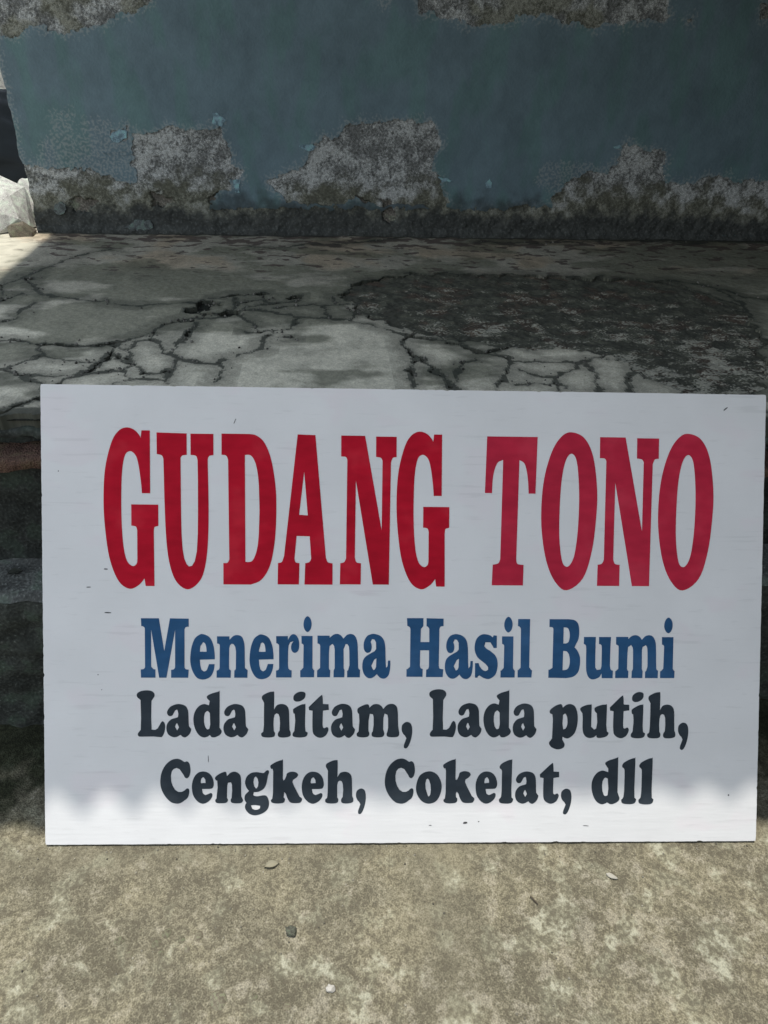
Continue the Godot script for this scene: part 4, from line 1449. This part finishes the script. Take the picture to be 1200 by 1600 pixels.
func build_sign() -> void:
	var base := Transform3D(Vector3(0.99903, 0.00000, 0.04407), Vector3(0.02286, 0.85493, -0.51824), Vector3(-0.03768, 0.51874, 0.85410), Vector3(-0.48332, 0.00000, -0.75322))
	var sign_ := thing("sign_board", "white hand-painted plywood sign with red, blue and black lettering, leaning on the step", "sign")
	sign_.transform = base
	var skew := -0.00557
	var bh := 0.7608
	var rough := noise(101, 40.0, 4)
	var nick := noise(102, 90.0, 2)
	var p := PackedVector2Array()
	var corners := [Vector2(0, 0), Vector2(1.2, 0), Vector2(1.2, bh), Vector2(0, bh)]
	for k in 4:
		var a: Vector2 = corners[k]
		var b: Vector2 = corners[(k + 1) % 4]
		var steps := int(a.distance_to(b) / 0.004)
		var inward := Vector2(-(b - a).y, (b - a).x).normalized()
		for i in steps:
			var q := a.lerp(b, float(i) / steps)
			var r := 0.0004 * rough.get_noise_2dv(q) + 0.0016 * ss(0.42, 0.75, nick.get_noise_2dv(q * 0.7))
			if i == 0:
				q += (Vector2(0.6, 0.38) - q).normalized() * 0.0008
			p.append(q + inward * r)
	var m := StandardMaterial3D.new()
	var tex := board_picture()
	m.albedo_texture = tex[0]
	m.roughness = 0.48
	m.metallic_specular = 0.4
	m.heightmap_enabled = true
	m.heightmap_texture = tex[1]
	m.heightmap_scale = 0.025
	var uvs := Vector2(1 / 1.2, 1 / bh)
	put(extruded([p], -0.0005, 0.0, skew, uvs), "painted_face", m, sign_)
	put(extruded([p], -0.009, -0.0005, skew, uvs), "plywood_panel", mottled(0.16, 0.13, 0.09, 103), sign_)
	var mats := {}
	for c in [["red", 0.44, 0.008, 0.024], ["rose", 0.45, 0.022, 0.050], ["blue", 0.026, 0.085, 0.185], ["black", 0.033, 0.043, 0.053]]:  # second red is lightened: glare haze put into the letter colour
		mats[c[0]] = letter_paint(c[1], c[2], c[3], 110 + mats.size())
	var letters := {}
	for s in PLACES:
		var c: PackedStringArray = s.split(" ")
		var g: String = c[1]
		var lo := Vector2(float(c[2]), float(c[3])) * 0.001
		var hi := Vector2(float(c[4]), float(c[5])) * 0.001
		var loops := []
		for l in outline(GLYPHS[g]):
			var t := PackedVector2Array()
			for q in l:
				t.append(lo + q * (hi - lo))
			loops.append(t)
		put(extruded(loops, 0.0, 0.0005, skew, uvs), "letter", mats[c[0]], sign_)
	# small scratches and flecks in the paint
	var dark := paint(0.06, 0.06, 0.06)
	for s in ["310,705,1.2,10,-22", "699,34,9,3.6,6", "722,36,3,1.5,0", "103,388,14,2,-2", "100,460,8,2,-3", "87,285,2,2,0", "93,260,1.6,1.6,0", "1150,80,3,3,0", "72,430,9,1.6,2", "640,30,6,1,0", "268,144,1.2,12,2", "1127,736,11,2,40", "24,620,2,2,0", "905,28,12,1.0,-4"]:
		var c: PackedStringArray = s.split(",")
		var hx := float(c[2]) * 0.0005
		var hy := float(c[3]) * 0.0005
		var e := PackedVector2Array()
		for i in 10:
			var an := TAU * i / 10.0
			e.append(Vector2(cos(an) * hx * (0.8 + 0.25 * sin(i * 2.3)), sin(an) * hy).rotated(deg_to_rad(float(c[4]))) + Vector2(float(c[0]), float(c[1])) * 0.001)
		put(extruded([e], 0.0, 0.0004, 0.0, uvs), "paint_fleck", dark, sign_)


func letter_paint(r: float, g: float, b: float, seed_: int) -> StandardMaterial3D:
	srgb_table()
	var w := 1024
	var h := 640
	var a := bytes_of(noise(seed_, 0.010, 4), w, h)
	var f := bytes_of(noise(seed_ + 20, 0.06, 4), w, h, 3.0, 1.0)
	var data := PackedByteArray()
	data.resize(w * h * 3)
	for i in w * h:
		var k := 0.88 + 0.26 * (a[i] / 255.0 - 0.5) + 0.22 * (f[i] / 255.0 - 0.5)
		var fade := ss(0.55, 0.85, a[i] / 255.0) * 0.008
		data[i * 3] = to_srgb[clampi(int((r * k + fade) * 4096), 0, 4096)]
		data[i * 3 + 1] = to_srgb[clampi(int((g * k + fade) * 4096), 0, 4096)]
		data[i * 3 + 2] = to_srgb[clampi(int((b * k + fade) * 4096), 0, 4096)]
	var m := StandardMaterial3D.new()
	m.albedo_texture = picture(data, w, h)
	m.roughness = 0.6
	m.metallic_specular = 0.15
	return m


func board_picture() -> Array:
	srgb_table()
	var w := 1536
	var h := 974
	var brush := bytes_of(noise(121, 0.06, 4), w, h, 14.0, 1.0)
	var streak := bytes_of(noise(122, 0.09, 3), w, h, 9.0, 1.0)
	var cloud := bytes_of(noise(123, 0.005, 4), w, h)
	var patchy := bytes_of(noise(124, 0.008, 3), w, h, 2.0, 1.0)
	var fine := bytes_of(noise(125, 0.3, 2), w, h)
	var data := PackedByteArray()
	data.resize(w * h * 3)
	var hgt := PackedByteArray()
	hgt.resize(w * h)
	for j in h:
		for i in w:
			var at := j * w + i
			var s := brush[at] / 255.0
			var t := streak[at] / 255.0
			var c := cloud[at] / 255.0
			var p := patchy[at] / 255.0
			# primer and scuffs show through in long brush marks
			var thin := ss(0.66, 0.80, s) * ss(0.50, 0.70, p) * 0.16 + ss(0.74, 0.88, t) * ss(0.45, 0.6, 1.0 - p) * 0.13
			var v := 0.60 + 0.05 * (c - 0.5) - 0.30 * thin + 0.02 * (fine[at] / 255.0 - 0.5)
			var pink := ss(0.52, 0.72, p) * ss(0.35, 0.65, c) * 0.035
			data[at * 3] = to_srgb[clampi(int(v * 4096), 0, 4096)]
			data[at * 3 + 1] = to_srgb[clampi(int(v * (1.0 - pink) * 4096), 0, 4096)]
			data[at * 3 + 2] = to_srgb[clampi(int(v * (1.0 - pink * 0.6) * 4096), 0, 4096)]
			hgt[at] = int(clampf(0.6 * s + 0.4 * t, 0, 1) * 255)
	return [picture(data, w, h), grey(hgt, w, h)]


# ------------------------------------------------------------------ beyond the left end of the wall

func build_rubble() -> void:
	var white := mottled(0.58, 0.565, 0.52, 131, 0.2, 6.0)
	var brown := mottled(0.17, 0.145, 0.11, 135, 0.35, 6.0)
	var grey_ := mottled(0.30, 0.28, 0.24, 133, 0.35, 6.0)
	var shade_black := StandardMaterial3D.new()
	shade_black.albedo_color = lin(0.006, 0.010, 0.011)  # near-black colour stands in for a deeply shaded space
	shade_black.roughness = 0.75
	# label, x, y, z, size, material, seed, cuts
	for s in [
		["large white broken stone at the left end of the wall", -0.985, 0.642, -2.46, Vector3(0.115, 0.10, 0.10), white, 7, 12],
		["small white stone wedged behind the large one at the wall corner", -0.930, 0.655, -2.56, Vector3(0.06, 0.075, 0.06), white, 12, 9],
		["brown flat stone under the white stones at the foot of the wall corner", -0.925, 0.610, -2.39, Vector3(0.050, 0.032, 0.045), brown, 23, 8],
		["grey stone lying in the sun left of the white stones", -1.02, 0.605, -2.36, Vector3(0.05, 0.028, 0.04), grey_, 35, 8],
		["pale rough rock high on the pile beyond the wall", -1.64, 0.90, -4.15, Vector3(0.20, 0.24, 0.16), white, 41, 9],
		["pale rock at the top edge of the dark heap", -1.53, 0.72, -4.0, Vector3(0.09, 0.07, 0.08), white, 47, 8],
		["weathered grey boulder behind the dark heap", -1.9, 0.80, -4.3, Vector3(0.36, 0.36, 0.22), grey_, 53, 8],
	]:
		var rng := RandomNumberGenerator.new()
		rng.seed = s[6]
		var pts := PackedVector3Array()
		for q in 17:
			var d := Vector3(rng.randf_range(-1, 1), rng.randf_range(-1, 1), rng.randf_range(-1, 1)).normalized()
			pts.append(d * s[4] * rng.randf_range(0.82, 1.12))
		if s[7] == 12:
			# a lump split along flat faces, its broad face turned up to the light
			pts = PackedVector3Array([Vector3(-0.13, 0.095, -0.06), Vector3(-0.03, 0.105, -0.07), Vector3(0.05, 0.07, -0.06), Vector3(-0.14, -0.04, 0.075), Vector3(-0.01, -0.04, 0.085), Vector3(0.075, -0.03, 0.03), Vector3(-0.07, 0.078, 0.0), Vector3(0.03, 0.058, 0.015), Vector3(0.055, 0.0, 0.055), Vector3(-0.03, 0.03, 0.07), Vector3(-0.14, -0.05, -0.08), Vector3(0.075, -0.05, -0.08)])
		var smooth: bool = (s[6] < 20 or s[6] > 40) and s[7] != 12
		var o := put(stone(s[6], s[4], 0.22, 28, s[7]) if smooth else hull(pts), "stone", s[5])
		o.position = Vector3(s[1], s[2], s[3])
		tag(o, s[0], "stone")
	var heap := put(stone(61, Vector3(0.50, 0.23, 0.30), 0.30, 36, 3), "shade_heap", shade_black)
	heap.position = Vector3(-1.22, 0.66, -3.36)
	var canopy := thing("added_canopy", "flat canopy on two posts shading the dark heap beyond the wall", "canopy", Vector3(-1.75, 0.595, -3.22))  # unseen canopy, added so the yard behind falls into shade
	var top := put(box(Vector3(1.7, 0.05, 1.0), 0.004), "canopy_top", paint(0.12, 0.12, 0.11), canopy)
	top.position = Vector3(0, 1.75, 0)
	for q in [Vector3(-0.78, 0.86, 0.42), Vector3(-0.78, 0.86, -0.42)]:
		var post := put(box(Vector3(0.06, 1.74, 0.06), 0.003), "post", paint(0.12, 0.09, 0.06), canopy)
		post.position = q
	tag(heap, "dark tarpaulin heap in shade beyond the wall end", "shade_stand_in")


# ------------------------------------------------------------------ small loose things on the ground

func build_litter() -> void:
	var chip := put(stone(201, Vector3(0.010, 0.005, 0.009), 0.25, 16, 8), "stone_chip", mottled(0.11, 0.108, 0.085, 141, 0.1, 30.0))
	chip.position = Vector3(-0.072, 0.0, -0.591)
	chip.rotation.y = 0.5
	tag(chip, "small dark square stone chip on the ground below the sign", "stone")
	var bit := put(stone(202, Vector3(0.007, 0.004, 0.006), 0.4, 14, 6), "plaster_crumb", paint(0.42, 0.40, 0.36))
	bit.position = Vector3(-0.012, -0.001, -0.508)
	tag(bit, "white plaster crumb near the bottom of the picture", "crumb")
	var bit2 := put(stone(205, Vector3(0.010, 0.003, 0.004), 0.4, 14, 6), "plaster_sliver", paint(0.34, 0.32, 0.27))
	bit2.position = Vector3(0.448, -0.002, -0.652)
	bit2.rotation.y = -0.5
	tag(bit2, "whitish plaster sliver on the ground under the right half of the sign", "crumb")
	# dry leaf
	var xs := PackedFloat32Array()
	var ys := PackedFloat32Array()
	for i in 13:
		xs.append(i / 12.0)
	for i in 7:
		ys.append(i / 3.0 - 1.0)
	var leaf := put(lattice(xs, ys, func(x: float, y: float): return Vector3((x - 0.5) * 0.026, 0.0025 * y * y + 0.0015 * sin(x * 4.0), y * 0.006 * sin(PI * clampf(x, 0.02, 0.98))), func(x: float, y: float): return Vector2(x, y)), "dry_leaf", paint(0.25, 0.23, 0.165))
	leaf.position = Vector3(-0.108, -0.002, -0.70)
	leaf.rotation.y = 0.25
	tag(leaf, "pale dry leaf lying just below the sign's lower edge", "leaf")
	var leaf2 := put(leaf.mesh, "dark_leaf", paint(0.035, 0.038, 0.030))
	leaf2.position = Vector3(-0.566, 0.3205, -1.078)
	leaf2.rotation.y = 0.4
	leaf2.scale = Vector3(0.9, 1, 1.5)
	tag(leaf2, "dark wet leaf on the low step left of the sign", "leaf")
	var twig := CylinderMesh.new()
	twig.top_radius = 0.0008
	twig.bottom_radius = 0.0013
	twig.height = 0.016
	twig.radial_segments = 8
	var tw := put(twig, "twig", paint(0.07, 0.055, 0.04))
	tw.position = Vector3(0.310, -0.002, -0.620)
	tw.rotation = Vector3(PI / 2, 0.6, 0)
	tag(tw, "short dark twig on the ground right of centre", "twig")
	# crumbs of the broken screed lying along the cracks of the terrace
	var crumb_rng := RandomNumberGenerator.new()
	crumb_rng.seed = 301
	var cm := MultiMesh.new()
	cm.transform_format = MultiMesh.TRANSFORM_3D
	cm.use_colors = true
	cm.mesh = stone(302, Vector3(1, 0.6, 0.8), 0.45, 5, 4)
	cm.instance_count = 700
	for i in 700:
		var c: PackedStringArray = CRACKS[crumb_rng.randi() % CRACKS.size()].split(":")
		var line := points_of(c[1])
		var k := crumb_rng.randi() % (line.size() - 1)
		var p := line[k].lerp(line[k + 1], crumb_rng.randf()) + Vector2(crumb_rng.randf_range(-1, 1), crumb_rng.randf_range(-1, 1)) * 0.035 * crumb_rng.randf()
		var r := 0.0010 + 0.0040 * pow(crumb_rng.randf(), 3.0)
		p.y = minf(p.y, front_edge(p.x) - 0.015)
		cm.set_instance_transform(i, Transform3D(Basis(Vector3.UP, crumb_rng.randf() * TAU).scaled(Vector3.ONE * r), Vector3(p.x, FLOOR_Y + 0.0006, p.y)))
		var v := crumb_rng.randf_range(0.04, 0.17)
		cm.set_instance_color(i, Color(v, v * 0.97, v * 0.85))
	var crumb_m := paint(1, 1, 1)
	crumb_m.vertex_color_use_as_albedo = true
	var crumbs := MultiMeshInstance3D.new()
	crumbs.name = "screed_crumbs"
	crumbs.multimesh = cm
	crumbs.material_override = crumb_m
	add_child(crumbs, true)
	tag(crumbs, "crumbs of broken screed lying along the cracks of the terrace", "rubble", "", "stuff")
	# loose grains of sand and grit
	var mm := MultiMesh.new()
	mm.transform_format = MultiMesh.TRANSFORM_3D
	mm.use_colors = true
	mm.mesh = stone(210, Vector3(1, 0.7, 0.85), 0.3, 5)
	mm.instance_count = 900
	var rng := RandomNumberGenerator.new()
	rng.seed = 211
	var drift := noise(212, 5.0, 3)
	for i in 900:
		var p := Vector3.ZERO
		for tries in 6:
			p = Vector3(rng.randf_range(-0.75, 0.85), GROUND_Y + 0.0008, rng.randf_range(-0.82, -0.40))
			if drift.get_noise_2d(p.x, p.z) > rng.randf_range(-0.4, 0.4):
				break
		if rng.randf() < 0.25:
			p.z = -0.735 + 0.044 * (p.x + 0.1) + rng.randf() * rng.randf() * 0.05
		var r := 0.0006 + 0.0016 * pow(rng.randf(), 4.0)
		mm.set_instance_transform(i, Transform3D(Basis(Vector3.UP, rng.randf() * TAU).scaled(Vector3.ONE * r), p))
		var v := rng.randf_range(0.05, 0.30)
		mm.set_instance_color(i, Color(v, v * 0.92, v * 0.72))
	var gm := paint(1, 1, 1)
	gm.vertex_color_use_as_albedo = true
	var grit := MultiMeshInstance3D.new()
	grit.name = "grit"
	grit.multimesh = mm
	grit.material_override = gm
	add_child(grit, true)
	tag(grit, "loose sand and grit scattered over the ground before the sign", "grit", "", "stuff")
